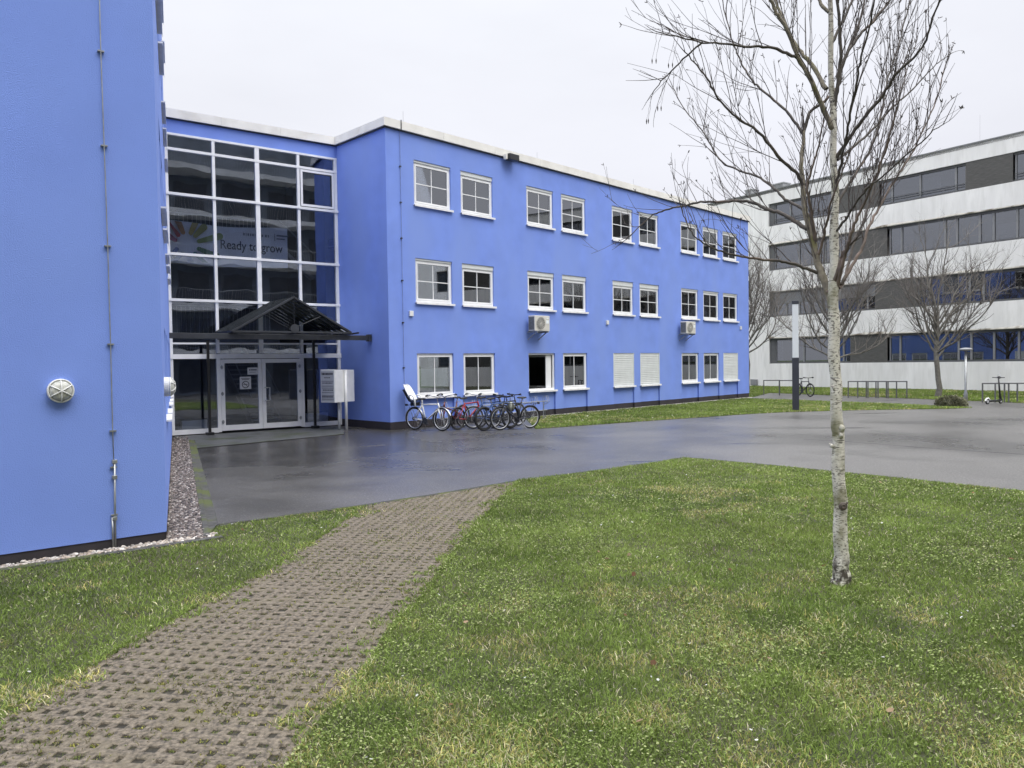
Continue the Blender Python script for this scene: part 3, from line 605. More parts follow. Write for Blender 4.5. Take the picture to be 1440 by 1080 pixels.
for r, (c, d) in enumerate(rows):
    for i, (a, b) in enumerate(Wx):
        w_, h_ = b-a, d-c; box = .0; sh = None; bars = (1, 1)
        if r == 0: box = (.05, .12, .06, .07, .08, .06, .06, .08, .05)[i]
        if r == 1: box = (.04, .13, .13, .15, .17, .16, .04, .06, .05)[i]
        if r == 2: bars = (1, 0)
        if r == 2 and i in (4, 5, 8): sh = 1.
        if r == 2 and i == 2: continue
        fr = add_window(FC, blue, a, c, w_, h_, bars, box, sh, label='window with its white roller shutter fully lowered' if sh else None)
        # things seen in the rooms
        if (r, i) == (1, 1):
            m_ = MB(); n_ = 26
            for k in range(n_):
                x = w_*.36+k*(w_*.55/n_); m_.box(x, x+w_*.55/n_*.8, .13+.02*math.sin(k*1.7), .145+.02*math.sin(k*1.7), .1, h_-.05)
            obj('curtain', m_, M['curtain'], fr)
        if (r, i) in ((1, 3), (1, 5), (0, 5), (0, 6), (1, 8), (0, 3)):
            m_ = MB(); x0_, x1_ = ((.62, .9) if (r+i) % 2 else (.1, .3)); k_ = 0; x = w_*x0_
            while x < w_*x1_: m_.box(x, x+.05, .13+.02*math.sin(k_*1.9), .145+.02*math.sin(k_*1.9), .1, h_-.06); x += .06; k_ += 1
            obj('curtain', m_, M['curtain'], fr)
        if (r, i) == (2, 0): obj('blind', MB().box(.12, w_-.2, .095, .10, .1, h_*.66), M['blind'], fr)
        if (r, i) == (2, 7): obj('curtain', MB().box(.1, .62, .17, .19, .1, h_-.1), M['curtain'], fr)
        if (r, i) == (2, 6): obj('curtain', MB().box(.95, 1.1, .17, .19, .3, h_-.1), M['curtain'], fr)
        if (r, i) == (0, 7): obj('paper_sheet', MB().box(.1, .5, .12, .13, .1, .62), M['paper'], fr)
        if (r, i) == (1, 7): obj('paper_sheet', MB().box(.08, .28, .12, .13, .25, .95), M['paper'], fr)
        if (r, i) == (0, 0):
            obj('office_chair', MB().ball((w_*.78, .45, .28), .3, (.8,.3,1.1)), M['satin'], fr)
# open window (ground floor, third)
a, b = Wx[2]; c, d = rows[2]; w_, h_ = b-a, d-c
f = MB(); t = .065
f.box(0,t,.055,.115,.05,h_); f.box(w_-t,w_,.055,.115,.05,h_); f.box(t,w_-t,.055,.115,h_-t,h_); f.box(t,w_-t,.055,.115,.05,.05+t)
fr = fobj('window', f, M['white'], FC, blue, s=a, z=c); fr['label'] = 'wide open window with a dark room behind'
_, _, si = win_mb(w_, h_); obj('sill', si, M['sill'], fr)
sh = MB(); x = w_-.1
sh.box(x-.05,x,.12,.17,.12,h_-.08); sh.box(x-.05,x,1.25,1.30,.12,h_-.08); sh.box(x-.05,x,.17,1.25,.12,.18); sh.box(x-.05,x,.17,1.25,h_-.14,h_-.08); sh.box(x-.3,x-.05,.115,.15,.12,h_-.08); obj('sash', sh, M['white'], fr)
obj('room_shade_panel', MB().box(.06, w_-.3, 1.5, 1.52, -.6, h_), M['satin'], fr)  # black panel set back to stand in for the darkness of the room
for a_, b_, c_, d_, _ in eh:
    add_window(FE, blue, a_, c_, b_-a_, d_-c_)
# plants in ground floor window 2
pm = MB(); fr = [o for o in bpy.data.objects if o.name.startswith('window')][19]
for k in range(46):
    x = random.uniform(.15, 1.35); z = random.uniform(.15, .9); l = random.uniform(.1, .3); an = random.uniform(-1, 1)
    pm.tube([(x, .3+random.random()*.15, z), (x+l*.5*math.sin(an), .3, z+l*.6), (x+l*math.sin(an)*1.1, .28, z+l*.7)], [.004,.009,.001], 4)
Pw2 = fobj('window_plants', pm, M['plant'], FC, blue, s=Wx[1][0], z=rows[2][0])
mb = MB(); [mb.lathe((x_, .3, .12), (0,0,1), [(.03,0),(.045,.08),(.045,.085)], 10) for x_ in (.25, .62, .9)]
fobj('flower_pots', mb, M['daypot'], FC, blue, s=Wx[1][0], z=rows[2][0])
# --- curtain wall B
zT = [8.8, 8.38, 7.09, 5.35, 4.02, 2.69, 2.36, .06]
cols = [-BL-.02, -3.92, -2.62, -1.31, 0]
fr = MB(); t = .075
fr.box(cols[0], cols[0]+.09, -.03, .09, .04, 8.8); fr.box(-.10, -.001, -.03, .09, .04, 8.8)
for k, x in enumerate(cols[1:4]):
    ww = .13 if k == 1 else .085
    fr.box(x-ww/2, x+ww/2, -.03, .09, 2.42, 8.8)
for k, z in enumerate(zT[:-1]):
    h_ = .12 if k == 5 else .075
    if k == 5: continue
    ex = .04 if k in (2, 3, 4) else 0
    fr.box(cols[0], -.001+ex, -.038-ex*.7, .09, z-h_ if k else z-.06, z)
fr.box(cols[0], .04, -.06, .1, 2.26, 2.40)      # big transom over the doors
for z in (2.69,): fr.box(cols[0], -.001, -.028, .08, z, z+.05)
fr.box(cols[0], -3.95, -.035, .09, .04, .18); fr.box(-1.28, -.001, -.035, .09, .04, .18)
cw = fobj('curtain_wall', fr, M['white'], FB, blue)
for i in range(4):
    for j in range(7):
        a_, b_, zt, zb = cols[i]+.03, cols[i+1]-.03, zT[j], zT[j+1]
        if j == 5: continue
        if j == 6 and i in (1, 2): continue
        if j == 4: zb = 2.40
        obj('pane', MB().box(a_, b_, .02, .028, zb+.01, zt-.01), M['glass_dark'], cw)
# opening light top right
m_ = MB(); a_, b_, zt, zb = -1.25, -.12, 8.28, 7.12
m_.box(a_, a_+.07, -.05, -.03, zb, zt); m_.box(b_-.07, b_, -.05, -.03, zb, zt); m_.box(a_+.07, b_-.07, -.05, -.03, zb, zb+.07); m_.box(a_+.07, b_-.07, -.05, -.03, zt-.07, zt)
obj('opening_light', m_, M['white'], cw)
# low panels and doors
obj('kick_panel', MB().box(-BL+.35, -4.2, .3, .5, .1, .42).box(-1.1, -.35, .3, .5, .1, .45), M['alu'], cw)
def door(s0, s1, hinge_left):
    m_ = MB(); w_ = s1-s0; fw = .11
    m_.box(0, fw, -.02, .05, .08, 2.24); m_.box(w_-fw, w_, -.02, .05, .08, 2.24); m_.box(fw, w_-fw, -.02, .05, 2.12, 2.24); m_.box(fw, w_-fw, -.02, .05, .08, .24)
    dr = fobj('entrance_door', m_, M['white'], FB, blue, s=s0)
    obj('pane', MB().box(fw-.01, w_-fw+.01, .01, .018, .23, 2.13), M['glass_dark'], dr)
    hx = .03 if hinge_left else w_-.03
    m_ = MB()
    for z in (.35, 1.2, 2.0):
        m_.tube([(hx, -.035, z-.06), (hx, -.035, z+.06)], .016, 8); m_.box(hx-.04, hx+.04, -.03, -.021, z-.035, z+.035)
    obj('hinge', m_, M['galv'], dr)
    return dr
post = MB().box(-3.97, -3.86, -.02, .08, .05, 2.26).box(-1.37, -1.26, -.02, .08, .05, 2.26); obj('door_post', post, M['white'], cw)
d1 = door(-3.855, -2.62, True); d2 = door(-2.61, -1.375, False)
m_ = MB().tube([(.08,-.02,1.35),(.08,-.09,1.35),(.20,-.10,1.35),(.20,-.10,.95),(.08,-.09,.95),(.08,-.02,.95)], .017, 8); obj('handle', m_, M['alu'], d2)
# notices on the left door
def text_mesh(body, size, loc, m, parent, name='lettering', bold=0., xs=1., ext=.001):
    cu = bpy.data.curves.new('t', 'FONT'); cu.body = body; cu.size = size; cu.extrude = ext; cu.offset = bold; cu.align_x = 'CENTER'
    to = bpy.data.objects.new('t', cu); me = bpy.data.meshes.new_from_object(to); bpy.data.objects.remove(to); bpy.data.curves.remove(cu)
    for v in me.vertices: x, y, z = v.co; v.co = (x*xs+loc[0], loc[1]-z, y+loc[2])
    me.name = name; me.materials.clear(); me.materials.append(m); o = bpy.data.objects.new(name, me); COL.objects.link(o); o.parent = parent; return o
n1 = obj('notice', MB().box(.56, .90, -.004, .006, 1.32, 1.70), M['paper'], d1)
m_ = MB(); m_.ring((.73, -.008, 1.46), (0,1,0), .10, .010, 28, 5); m_.beam((.66,-.010,1.53), (.80,-.010,1.39), .012, .014, up=(0,1,0)); m_.box(.66,.79,-.010,-.006,1.455,1.47)
m_.box(.60,.86,-.007,-.005,1.635,1.65); m_.box(.62,.84,-.007,-.005,1.605,1.62); obj('no_smoking_sign', m_, M['ink'], n1)
n2 = obj('notice', MB().box(.80, 1.13, -.004, .006, 1.76, 1.98), M['paper'], d1)
m_ = MB().box(.85,.885,-.007,-.005,1.885,1.925); m_.box(.90,1.08,-.007,-.005,1.89,1.92); m_.box(.85,1.05,-.007,-.005,1.83,1.84); obj('printed_lines', m_, M['navy'], n2)
obj('sensor', MB().box(-2.72+3.855, -2.62+3.855, -.1, -.04, 2.42, 2.52), M['wpaint'], d1)
# interior of the atrium
m_ = MB(); m_.box(-BL-1, .6, 6.0, 6.1, 0, 9.1); m_.box(.5, .6, .2, 6, 0, 9.1); m_.box(-BL-1, -BL-.9, .2, 6, 0, 9.1)
m_.k = 1; m_.box(-BL-1, .6, .15, 6, 0, .02)
for z in (2.75, 5.8): m_.box(-BL-1, .6, 3.2, 6, z, z+.3)
m_.k = 2; m_.box(-BL-1, .6, .15, 6, 9.0, 9.05); m_.box(-BL-1, -.9, 3.15, 3.2, 2.8, 3.05); m_.box(-BL-1, -.9, 3.15, 3.2, 5.85, 6.1)
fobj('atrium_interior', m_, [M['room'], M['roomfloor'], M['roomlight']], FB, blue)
m_ = MB()
for k in range(16): m_.box(-2.3+k*.0, -1.3, 2.0+k*.26, 2.26+k*.26, .17*k, .17*k+.05)
for sx in (-2.3, -1.3): m_.beam((sx, 2.0, 0), (sx, 6, 2.7), .05, .25); m_.tube([(sx, 2.0, .95), (sx, 5.9, 3.6)], .02, 6)
for k in range(14): m_.beam((-1.2+k*.12, 2.2, 5.9-k*.2), (-.2+k*.0, 2.2+.0, 5.9-k*.2), .25, .04) if 0 else None
for k in range(9): m_.tube([(-1.0, 2.4, 3.2+k*.0), (-1.0, 2.4, 4.1)], .012, 5) if k == 0 else None
m_.beam((-1.15, 2.5, 6.2), (.1, 2.5, 5.1), .25, .12); m_.tube([(-1.15, 2.4, 7.1), (.1, 2.4, 6.0)], .02, 6)
fobj('staircase', m_, M['wgreyl'], FB, blue)
m_ = MB()
for z in (3.05, 6.1):
    m_.tube([(-BL-1, 3.1, z+1.0), (-1.2, 3.1, z+1.0)], .022, 6)
    x = -BL-.9
    while x < -1.2: m_.tube([(x, 3.1, z), (x, 3.1, z+1.0)], .008, 4, caps=False); x += .14
fobj('gallery_railing', m_, M['alu'], FB, blue)
# --- left wing A
AH = 13.3
fobj('wall', MB().add([(-9,0,.11),(0,0,.11),(0,0,AH),(-9,0,AH)], [(0,1,2,3)]), M['blue_near'], FA, blue)
fobj('plinth', MB().add([(-9,.012,-.02),(0,.012,-.02),(0,.012,.11),(-9,.012,.11)], [(0,1,2,3)]), M['plinth'], FA, blue)
sh_ = []
for z0 in (1.2, 4.3, 7.4, 10.4):
    for s0 in (2.6, 4.5, 7.6, 9.5, 12.2): sh_.append((s0, s0+1.45, z0, z0+1.4, .16))
fobj('wall', grid_wall(FS, 0, SL, .11, AH, sh_), M['blue_near'], FS, blue)
fobj('plinth', MB().add([(0,.012,-.02),(SL,.012,-.02),(SL,.012,.11),(0,.012,.11)], [(0,1,2,3)]), M['plinth'], FS, blue)
for a_, b_, c_, d_, _ in sh_: add_window(FS, blue, a_, c_, b_-a_, d_-c_, (1,1), .05)
fobj('room_interior', MB().box(.2, SL, 2.4, 2.5, 0, AH-.3), M['room'], FS, blue)
ap = [FA.P(-9,0,0)[:2], Ac[:2], FS.P(SL+.4,0,0)[:2], FS.P(SL+.4,-9,0)[:2], FA.P(-9,-12,0)[:2]]
obj('roof', MB().prism([tuple(p) for p in ap], AH, AH+.1), M['slab'], blue, space='world')
fascia_run([FA.P(-9,0,0), Ac, FS.P(SL+.4,0,0)], 'fascia', 'dark', AH-.05, AH+.25, .10)
# dark side wall between wing A roof and B roof (keeps the sky from showing through)
fobj('wall', MB().add([(0,0,0),(9,0,0),(9,0,AH),(0,0,AH)], [(0,1,2,3)]), M['blue'], Facade(FS.P(SL+.4,0,0), -113.7), blue)
# ================================================================== CANOPY
can = thing('entrance_canopy', tuple(FB.P(-2.2, .9, 0)), FB.rz, 'black steel canopy with a small pitched ribbed roof over the glass entrance', 'canopy')
def CB(s, o, z): return (s+2.2, -(o-.9), z)      # facade coords -> canopy local
OB = 1.8
m_ = MB(); m_.beam(CB(-BL-.45, OB, 2.87), CB(.24, OB, 2.85), .12, .15); m_.box(CB(.12,OB,0)[0], CB(.22,OB,0)[0], CB(0,OB,0)[1]-.1, CB(0,OB,0)[1]+.1, 2.74, 2.96)
m_.beam(CB(-3.9, 0, 2.89), CB(-3.9, OB, 2.89), .08, .12); m_.beam(CB(-1.0, 0, 2.89), CB(-1.0, OB, 2.89), .08, .12)
obj('beam', m_, M['dark'], can, bevel=.006)
OB = .35
for q in ((294, 2), (442.5, 2)):
    s_ = FB.s(q[0], 560, OB)
    m_ = MB(); m_.box(CB(s_,OB,0)[0]-.035, CB(s_,OB,0)[0]+.035, CB(0,OB,0)[1]-.035, CB(0,OB,0)[1]+.035, .06, 2.8); obj('post', m_, M['black'], can)
    m_ = MB(); m_.box(CB(s_,OB,0)[0]-.10, CB(s_,OB,0)[0]+.10, CB(0,OB,0)[1]-.10, CB(0,OB,0)[1]+.10, .012, .09); obj('post_foot', m_, M['black'], can)
# pitched roof: gable front at o=1.55, ridge runs back to the glass
of, obk = 1.95, .06
ax, az_ = FB.px(412.5, 418, of); rx, rz_ = FB.px(493.5, 467.5, of); lx, lz_ = FB.px(327, 466.5, of)
zr = (rz_+lz_)/2; 
lx = 2*ax-rx
def slope(s0, z0, s1, z1, name):
    m_ = MB(); n_ = 5
    A0, A1, B0, B1 = Vector(CB(s0, of, z0)), Vector(CB(s0, obk, z0)), Vector(CB(s1, of, z1)), Vector(CB(s1, obk, z1))
    nn = (A1-A0).cross(B0-A0).normalized(); nn = nn if nn.z > 0 else -nn
    m_.add([*(A0, A1, B1, B0), *(v-nn*.02 for v in (A0, A1, B1, B0))], [(0,1,2,3),(7,6,5,4),(0,3,7,4),(1,0,4,5),(2,1,5,6),(3,2,6,7)])
    m_.k = 1
    for k in range(n_+1):
        t_ = k/n_; a_ = A0.lerp(A1, t_); b_ = B0.lerp(B1, t_); m_.beam(a_+nn*.012, b_+nn*.012, .022, .024, up=tuple(nn)); m_.beam(a_-nn*.035, b_-nn*.035, .03, .03, up=tuple(nn))
    return obj(name, m_, [M['sheet'], M['rib']], can)
M['rib'] = mat('wet_dark_rib', (.04,.045,.05), .3, .2, 6, metal=.4)
M['sheet'] = glassmat('smoked_corrugated_sheet', (.50,.54,.57), .18, rough=.06)
slope(ax, az_, lx, zr, 'roof_slope'); slope(ax, az_, rx, zr, 'roof_slope')
m_ = MB()
A, Lf, Rt = CB(ax, of+.03, az_), CB(lx, of+.03, zr), CB(rx, of+.03, zr)
m_.beam(A, Lf, .05, .08, up=(0,1,0)); m_.beam(A, Rt, .05, .08, up=(0,1,0)); m_.beam(Lf, Rt, .06, .05); m_.tube([A, CB(ax, of+.03, zr)], .008, 6)
m_.tube([CB(ax+.05, of+.03, zr+.15), CB(ax+(rx-ax)*.5, of+.03, (az_+zr)/2)], .008, 6)
m_.beam(CB(lx, obk, zr), CB(lx, of, zr), .05, .06); m_.beam(CB(rx, obk, zr), CB(rx, of, zr), .05, .06)
m_.disc(CB(ax, of+.06, zr+.10), (0,1,0), .13, .03, 20)
obj('gable_frame', m_, M['dark'], can)
m_ = MB(); m_.box(CB(lx+.2,0,0)[0], CB(rx-.2,0,0)[0], CB(0,of-.1,0)[1], CB(0,.1,0)[1], 2.99, 3.02); 
for x_ in (-3.1, -2.1, -1.1, -.2): m_.beam(CB(x_, .1, 2.97), CB(x_, of-.1, 3.0), .05, .05)
obj('soffit', m_, M['dark'], can)
# ================================================================== BANNER inside the glass
OBn = -1.1
bs0, _ = FB.px(236, 330, OBn); bs1, _ = FB.px(404.5, 330, OBn)
def bz(px, py): return FB.px(px, py, OBn)[1]
ztl, ztr, zbl, zbr = bz(240, 309), bz(404, 321), bz(240, 369), bz(404, 377)
n_ = 40; V = []; Fx = []
for i in range(n_+1):
    t_ = i/n_; x = (bs1-bs0)*t_; yy = .05*math.sin(t_*7)+.02*math.sin(t_*19)
    sag = -.10*math.sin(t_*math.pi)*math.sin(t_*math.pi)
    V += [(x, yy, zbl+(zbr-zbl)*t_+sag*.6-zbl), (x, yy, ztl+(ztr-ztl)*t_+sag-zbl)]
for i in range(n_): Fx.append((2*i, 2*i+2, 2*i+3, 2*i+1))
bn = fobj('banner', MB().add(V, Fx), mat('banner_cloth', (.86,.86,.88), .7, .03, 3), FB, None, s=bs0, o=OBn, z=zbl)
tag(bn, 'long white banner reading Ready to grow, hung behind the entrance glass', 'banner')
cx, cz = FB.px(262.5, 343.5, OBn); cx -= bs0; cz -= zbl
pet = [(-150,(.10,.03,.01),0), (165,(.33,.02,.10),.5), (135,(.45,.05,.06),.62), (108,(.45,.22,.07),.5), (72,(.45,.33,.06),.52), (48,(.36,.34,.08),.45),(18,(.25,.32,.07),.72),(-20,(.05,.20,.07),.62),(-52,(.06,.22,.25),.55),(-85,(.04,.14,.38),.55),(-118,(.05,.14,.36),.5),(-150,(.05,.10,.36),.55)]
for k, (an, c, ln) in enumerate(pet):
    if not ln: continue
    a_ = R(an); r0, r1, hw = .36, .30+ln*1.0, .105; pts = []
    ca, sa = math.cos(a_), math.sin(a_)
    for j in range(9): b_ = math.pi/2+math.pi*j/8; pts.append((r0+hw*.6*math.cos(b_), hw*.6*math.sin(b_)))
    for j in range(9): b_ = -math.pi/2+math.pi*j/8; pts.append((r1+hw*math.cos(b_), hw*math.sin(b_)))
    P2 = [(cx+x*ca-y*sa, cz+x*sa+y*ca) for x, y in pts]
    hi_ = ztl-zbl-.04
    P2 = [(max(x, .02), min(max(z, .05), hi_)) for x, z in P2]
    obj('petal', MB().xzprism(P2, -.065-.001*k, -.06-.001*k), mat('petal_print', c, .6), bn)
tx0, tz0 = FB.px(354, 353, OBn); tw = FB.px(397.5,350,OBn)[0]-FB.px(310.5,350,OBn)[0]
to = text_mesh('Ready to grow', .40, (tx0-bs0, -.075, tz0-zbl), M['navy'], bn, 'banner_lettering', bold=.004)
xs_ = [v.co.x for v in to.data.vertices]; k_ = tw/(max(xs_)-min(xs_)); c_ = (max(xs_)+min(xs_))/2
for v in to.data.vertices: v.co.x = (v.co.x-c_)*k_+(tx0-bs0)
m_ = MB(); x = FB.px(341,333,OBn)[0]-bs0; z_ = FB.px(360,333,OBn)[1]-zbl
for wd_ in (.05,.03,.05,.04,.05,.03,.06,.04,.05,.0,.06,.04): 
    if wd_: m_.box(x, x+wd_, -.07, -.066, z_, z_+.08)
    x += wd_+.03
m_.box(x+.15,x+.17,-.07,-.066,z_-.1,z_+.14); m_.box(x+.22,x+.62,-.07,-.066,z_+.06,z_+.11); m_.box(x+.22,x+.5,-.07,-.066,z_-.04,z_+.0)
obj('small_print', m_, mat('grey_print', (.25,.26,.3), .6), bn)
# ================================================================== LETTERBOX STAND
K = G(472, 606.5); lb = thing('letterbox_cabinet', tuple(K), R(90-150+0), 'white metal letterbox cabinet on two posts beside the glass entrance', 'letterbox')
lb.rotation_euler = (0, 0, 0)
dT, dR = UZ(-62), UZ(28)       # text face runs back-left, plain side runs back-right
wT = .56; wR = .92
def LK(a, b, z): q = dT*a+dR*b; return (q[0], q[1], z)
z0, z1 = .87, 1.86
m_ = MB(); vs = [LK(0,0,z0), LK(0,wR,z0), LK(wT,wR,z0), LK(wT,0,z0), LK(0,0,z1), LK(0,wR,z1), LK(wT,wR,z1+.03), LK(wT,0,z1+.03)]
m_.add(vs, [(0,3,2,1),(4,5,6,7),(0,1,5,4),(1,2,6,5),(2,3,7,6),(3,0,4,7)]); obj('cabinet', m_, M['wpaint'], lb, bevel=.01)
m_ = MB(); oR = -.04
for a_, b_ in ((oR, wR*.5),): m_.tube([LK(a_, b_, 0), LK(a_, b_, 1.86)], .045, 10)
obj('post', m_, M['wpaint'], lb, smooth=True)
m_ = MB(); m_.tube([LK(wT*.5, .5, 0), LK(wT*.5, .5, .9)], .04, 10); obj('post', m_, M['wpaint'], lb, smooth=True)
m_ = MB(); vs = [LK(.03,-.006,z0+.04), LK(wT-.03,-.006,z0+.04), LK(wT-.03,-.006,z1-.03), LK(.03,-.006,z1-.03)]
vs2 = [LK(.03,-.001,z0+.04), LK(wT-.03,-.001,z0+.04), LK(wT-.03,-.001,z1-.03), LK(.03,-.001,z1-.03)]
m_.add(vs+vs2, [(0,1,2,3),(4,7,6,5),(0,4,5,1),(1,5,6,2),(2,6,7,3),(3,7,4,0)]); obj('directory_plate', m_, mat('plate_grey', (.42,.43,.45), .5), lb)
m_ = MB()
for k, (zz_, h_, a0, a1) in enumerate([(1.72,.06,.06,.50),(1.62,.025,.16,.40),(1.52,.012,.05,.52),(1.455,.03,.08,.48),(1.37,.012,.05,.52),(1.31,.012,.05,.52),(1.24,.03,.10,.50),(1.17,.012,.05,.52),(1.08,.012,.05,.52),(1.03,.035,.06,.50),(.97,.012,.05,.52)]):
    x = a0
    if h_ < .015: segs = [(a0, a1)]
    else:
        segs = []
        while x < a1: l = random.uniform(.02, .055); segs.append((x, min(x+l, a1))); x += l+.012
    for p, q in segs:
        m_.add([LK(wT-q,-.009,zz_), LK(wT-p,-.009,zz_), LK(wT-p,-.009,zz_+h_), LK(wT-q,-.009,zz_+h_)], [(0,1,2,3)])
obj('directory_lettering', m_, M['ink'], lb)
# ================================================================== WALL FIXTURES
def lamp(fac, s, z, label):
    t_ = thing('wall_lamp', tuple(fac.P(s, 0, z)), fac.rz, label, 'lamp', 'round bulkhead lamps on the left wing')
    obj('lamp_base', MB().lathe((0,0,0), (0,-1,0), [(.125,0),(.125,.05),(.118,.06)], 32), M['wpaint'], t_, smooth=False)
    obj('lamp_lens', MB().lathe((0,0,0), (0,-1,0), [(.108,.055),(.104,.085),(.085,.11),(.05,.122),(.001,.126)], 28), M['lens'], t_, smooth=True)
    m_ = MB(); m_.ring((0,-.07,0), (0,1,0), .118, .010, 32, 8)
    for k in range(3):
        a_ = math.pi*k/3+math.pi/2; pts = [(math.cos(a_)*r, -y, math.sin(a_)*r) for r, y in ((-.118,.07),(-.1,.10),(-.06,.128),(0,.135),(.06,.128),(.1,.10),(.118,.07))]; m_.tube(pts, .0065, 6)
    obj('lamp_cage', m_, M['wpaint'], t_, smooth=True)
    return t_
s_, z_ = FA.px(85, 549.5, .04); lamp(FA, s_, z_, 'round caged bulkhead lamp facing us on the near blue wall')
s_ = 1.15; lamp(FS, s_, FS.px(241, 541, .1)[1] if False else 1.76, 'caged bulkhead lamp seen side-on around the corner of the near blue wall')
# earth conductor on wing A
sA = FA.s(151, 400, .02)
cA = thing('lightning_conductor', tuple(FA.P(FA.s(160, 768, .03), 0, 0)), FA.rz, 'thin galvanised conductor rod clipped up the near blue wall', 'conductor')
b0 = FA.s(160, 768, .03)
def ca(px, py, o=.03): s_, z_ = FA.px(px, py, o); return (s_-b0, -o, z_)
pts = [ca(160.2, 655), ca(158.3, 600), ca(155.5, 484), ca(151.5, 346), ca(146.5, 205), ca(141.7, 72), ca(140, 0)]; pts.append((pts[-1][0]-.005, -.03, AH))
obj('rod', MB().tube(pts, .006, 8), M['galv'], cA, smooth=True)
obj('ground_rod', MB().tube([ca(161.2, 648), ca(162.2, 772)], .011, 8).tube([ca(158, 728), ca(159.3, 770)], .010, 8), M['galv'], cA, smooth=True)
m_ = MB()
for py in (72, 205, 346, 484, 606, 657, 724): 
    px = np.interp(py, [0, 72, 205, 346, 484, 606, 780], [140, 141.7, 146.5, 151.5, 155.5, 158.7, 162]); c_ = ca(px, py, .02); m_.box(c_[0]-.032, c_[0]+.032, c_[1]-.016, c_[1]+.02, c_[2]-.008, c_[2]+.008)
obj('clip', m_, M['galv'], cA)
m_ = MB()
for py in (649, 671, 729): c_ = ca(161, py, .02); m_.box(c_[0]-.025, c_[0]+.025, c_[1]-.025, c_[1]+.02, c_[2]-.02, c_[2]+.02)
obj('clamp', m_, M['galv'], cA, bevel=.004)
# small switch boxes on the side of A: white sills already
# conductor on wing C
s_ = FC.s(566, 400, .03); cC = thing('lightning_conductor', tuple(FC.P(s_, 0, 0)), FC.rz, 'fine blue-painted conductor wire down the far wing beside its corner', 'conductor')
obj('wire', MB().tube([(0,-.03,.4), (0,-.03,9.2)], .007, 6), M['pipe'], cC)
m_ = MB(); [m_.box(-.03,.03,-.045,0,z-.02,z+.02) for z in (1.9, 3.3, 4.6, 5.9, 7.0, 8.1)]; m_.box(-.012,.012,-.12,-.10,9.2,9.5); obj('clip', m_, M['dark'], cC)
def ac(px, py, label, sc=1.):
    s_, z_ = FC.px(px, py, .0); t_ = thing('air_conditioner', tuple(FC.P(s_, 0, z_)), FC.rz, label, 'air conditioner', 'outdoor air conditioning units on the blue wall')
    W_, D_, H_ = .82, .32, .56; y1 = -.14; y0 = y1-D_
    obj('casing', MB().box(0, W_, y0, y1, 0, H_), M['acbody'], t_, bevel=.02)
    m_ = MB(); m_.disc((.32, y0-.004, .28), (0,1,0), .225, .012, 32); obj('fan_recess', m_, M['acgrille'], t_)
    m_ = MB(); [m_.ring((.32, y0-.018, .28), (0,1,0), r, .005, 28, 4) for r in (.05,.09,.13,.17,.21,.235)]
    for k in range(8): a_ = math.pi*k/8; m_.tube([(.32-.235*math.cos(a_), y0-.02, .28-.235*math.sin(a_)), (.32+.235*math.cos(a_), y0-.02, .28+.235*math.sin(a_))], .004, 4)
    obj('fan_guard', m_, M['acbody'], t_)
    m_ = MB(); [m_.box(-.006, .004, y0+.04, y1-.03, z, z+.012) for z in np.arange(.06, .5, .03)]; m_.box(-.003,.001,y0+.03,y1-.02,.05,.51); obj('side_coil', m_, M['acgrille'], t_)
    m_ = MB().box(.62,.76,y0-.003,y0+.001,.28,.40); m_.box(.64,.76,y0-.003,y0+.001,.46,.49); obj('label_plate', m_, M['blind'], t_)
    m_ = MB(); [m_.beam((x, 0, -.03), (x, y0-.03, -.03), .04, .05) for x in (.12, .70)]; [m_.beam((x, 0, -.3), (x, y0+.08, -.05), .03, .03, up=(1,0,0)) for x in (.12, .70)]; m_.box(0,W_+.08,y1,y1+.03,-.03,0); obj('bracket', m_, M['galv'], t_)
    m_ = MB().tube([(W_-.02, y1+.05, .1), (W_+.06, -.05, .05), (W_+.06, -.03, -.02), (W_-.1, -.03, -.02)], .018, 6); obj('refrigerant_pipe', m_, M['wpaint'], t_)
ac(739, 466, 'larger-looking outdoor air conditioner below the third upper window from the corner')
ac(953, 469.5, 'farther outdoor air conditioner under the group of three windows at the far end')
for px, py, lb_ in ((577.5, 441, 'small square white box on the blue wall near its front corner'), (853.5, 453.5, 'small white sensor box left of the shuttered windows, between floors'), (1041, 461, 'small white sensor box near the far end of the blue wall')):
    s_, z_ = FC.px(px, py); tag(fobj('sensor_box', MB().box(-.075,.075,-.06,0,-.085,.085), M['wpaint'], FC, None, s=s_, z=z_, bevel=.01), lb_, 'sensor box', 'sensor boxes on the blue wall')
s_, z_ = FC.px(712, 221, .1)
fl = thing('floodlight', tuple(FC.P(s_, 0, z_)), FC.rz, 'black box floodlight hanging on the cream roof edge', 'floodlight')
obj('housing', MB().box(-.05,.42,-.34,-.10,-.12,.10), M['satin'], fl, bevel=.02); obj('mount', MB().box(-.14,-.05,-.22,-.10,-.1,.08), M['cream'], fl)
# roof rods
def rod(P, h, label): tag(obj('lightning_rod', MB().tube([(0,0,0),(0,0,h)], .005, 6).box(-.1,.1,-.1,.1,0,.06), M['galv'], None, loc=P), label, 'lightning rod', 'lightning rods on the roofs')
for px, lb_ in ((567.5, 'thin rod on the blue roof near its front corner'), (755, 'thin rod on the blue roof right of the floodlight'), (890, 'thin rod on the blue roof above the middle windows')):
    s_ = FC.s(px, 200, -.6); rod(tuple(FC.P(s_, -.6, ROOF+.15)), .7 if px < 700 else .6, lb_)
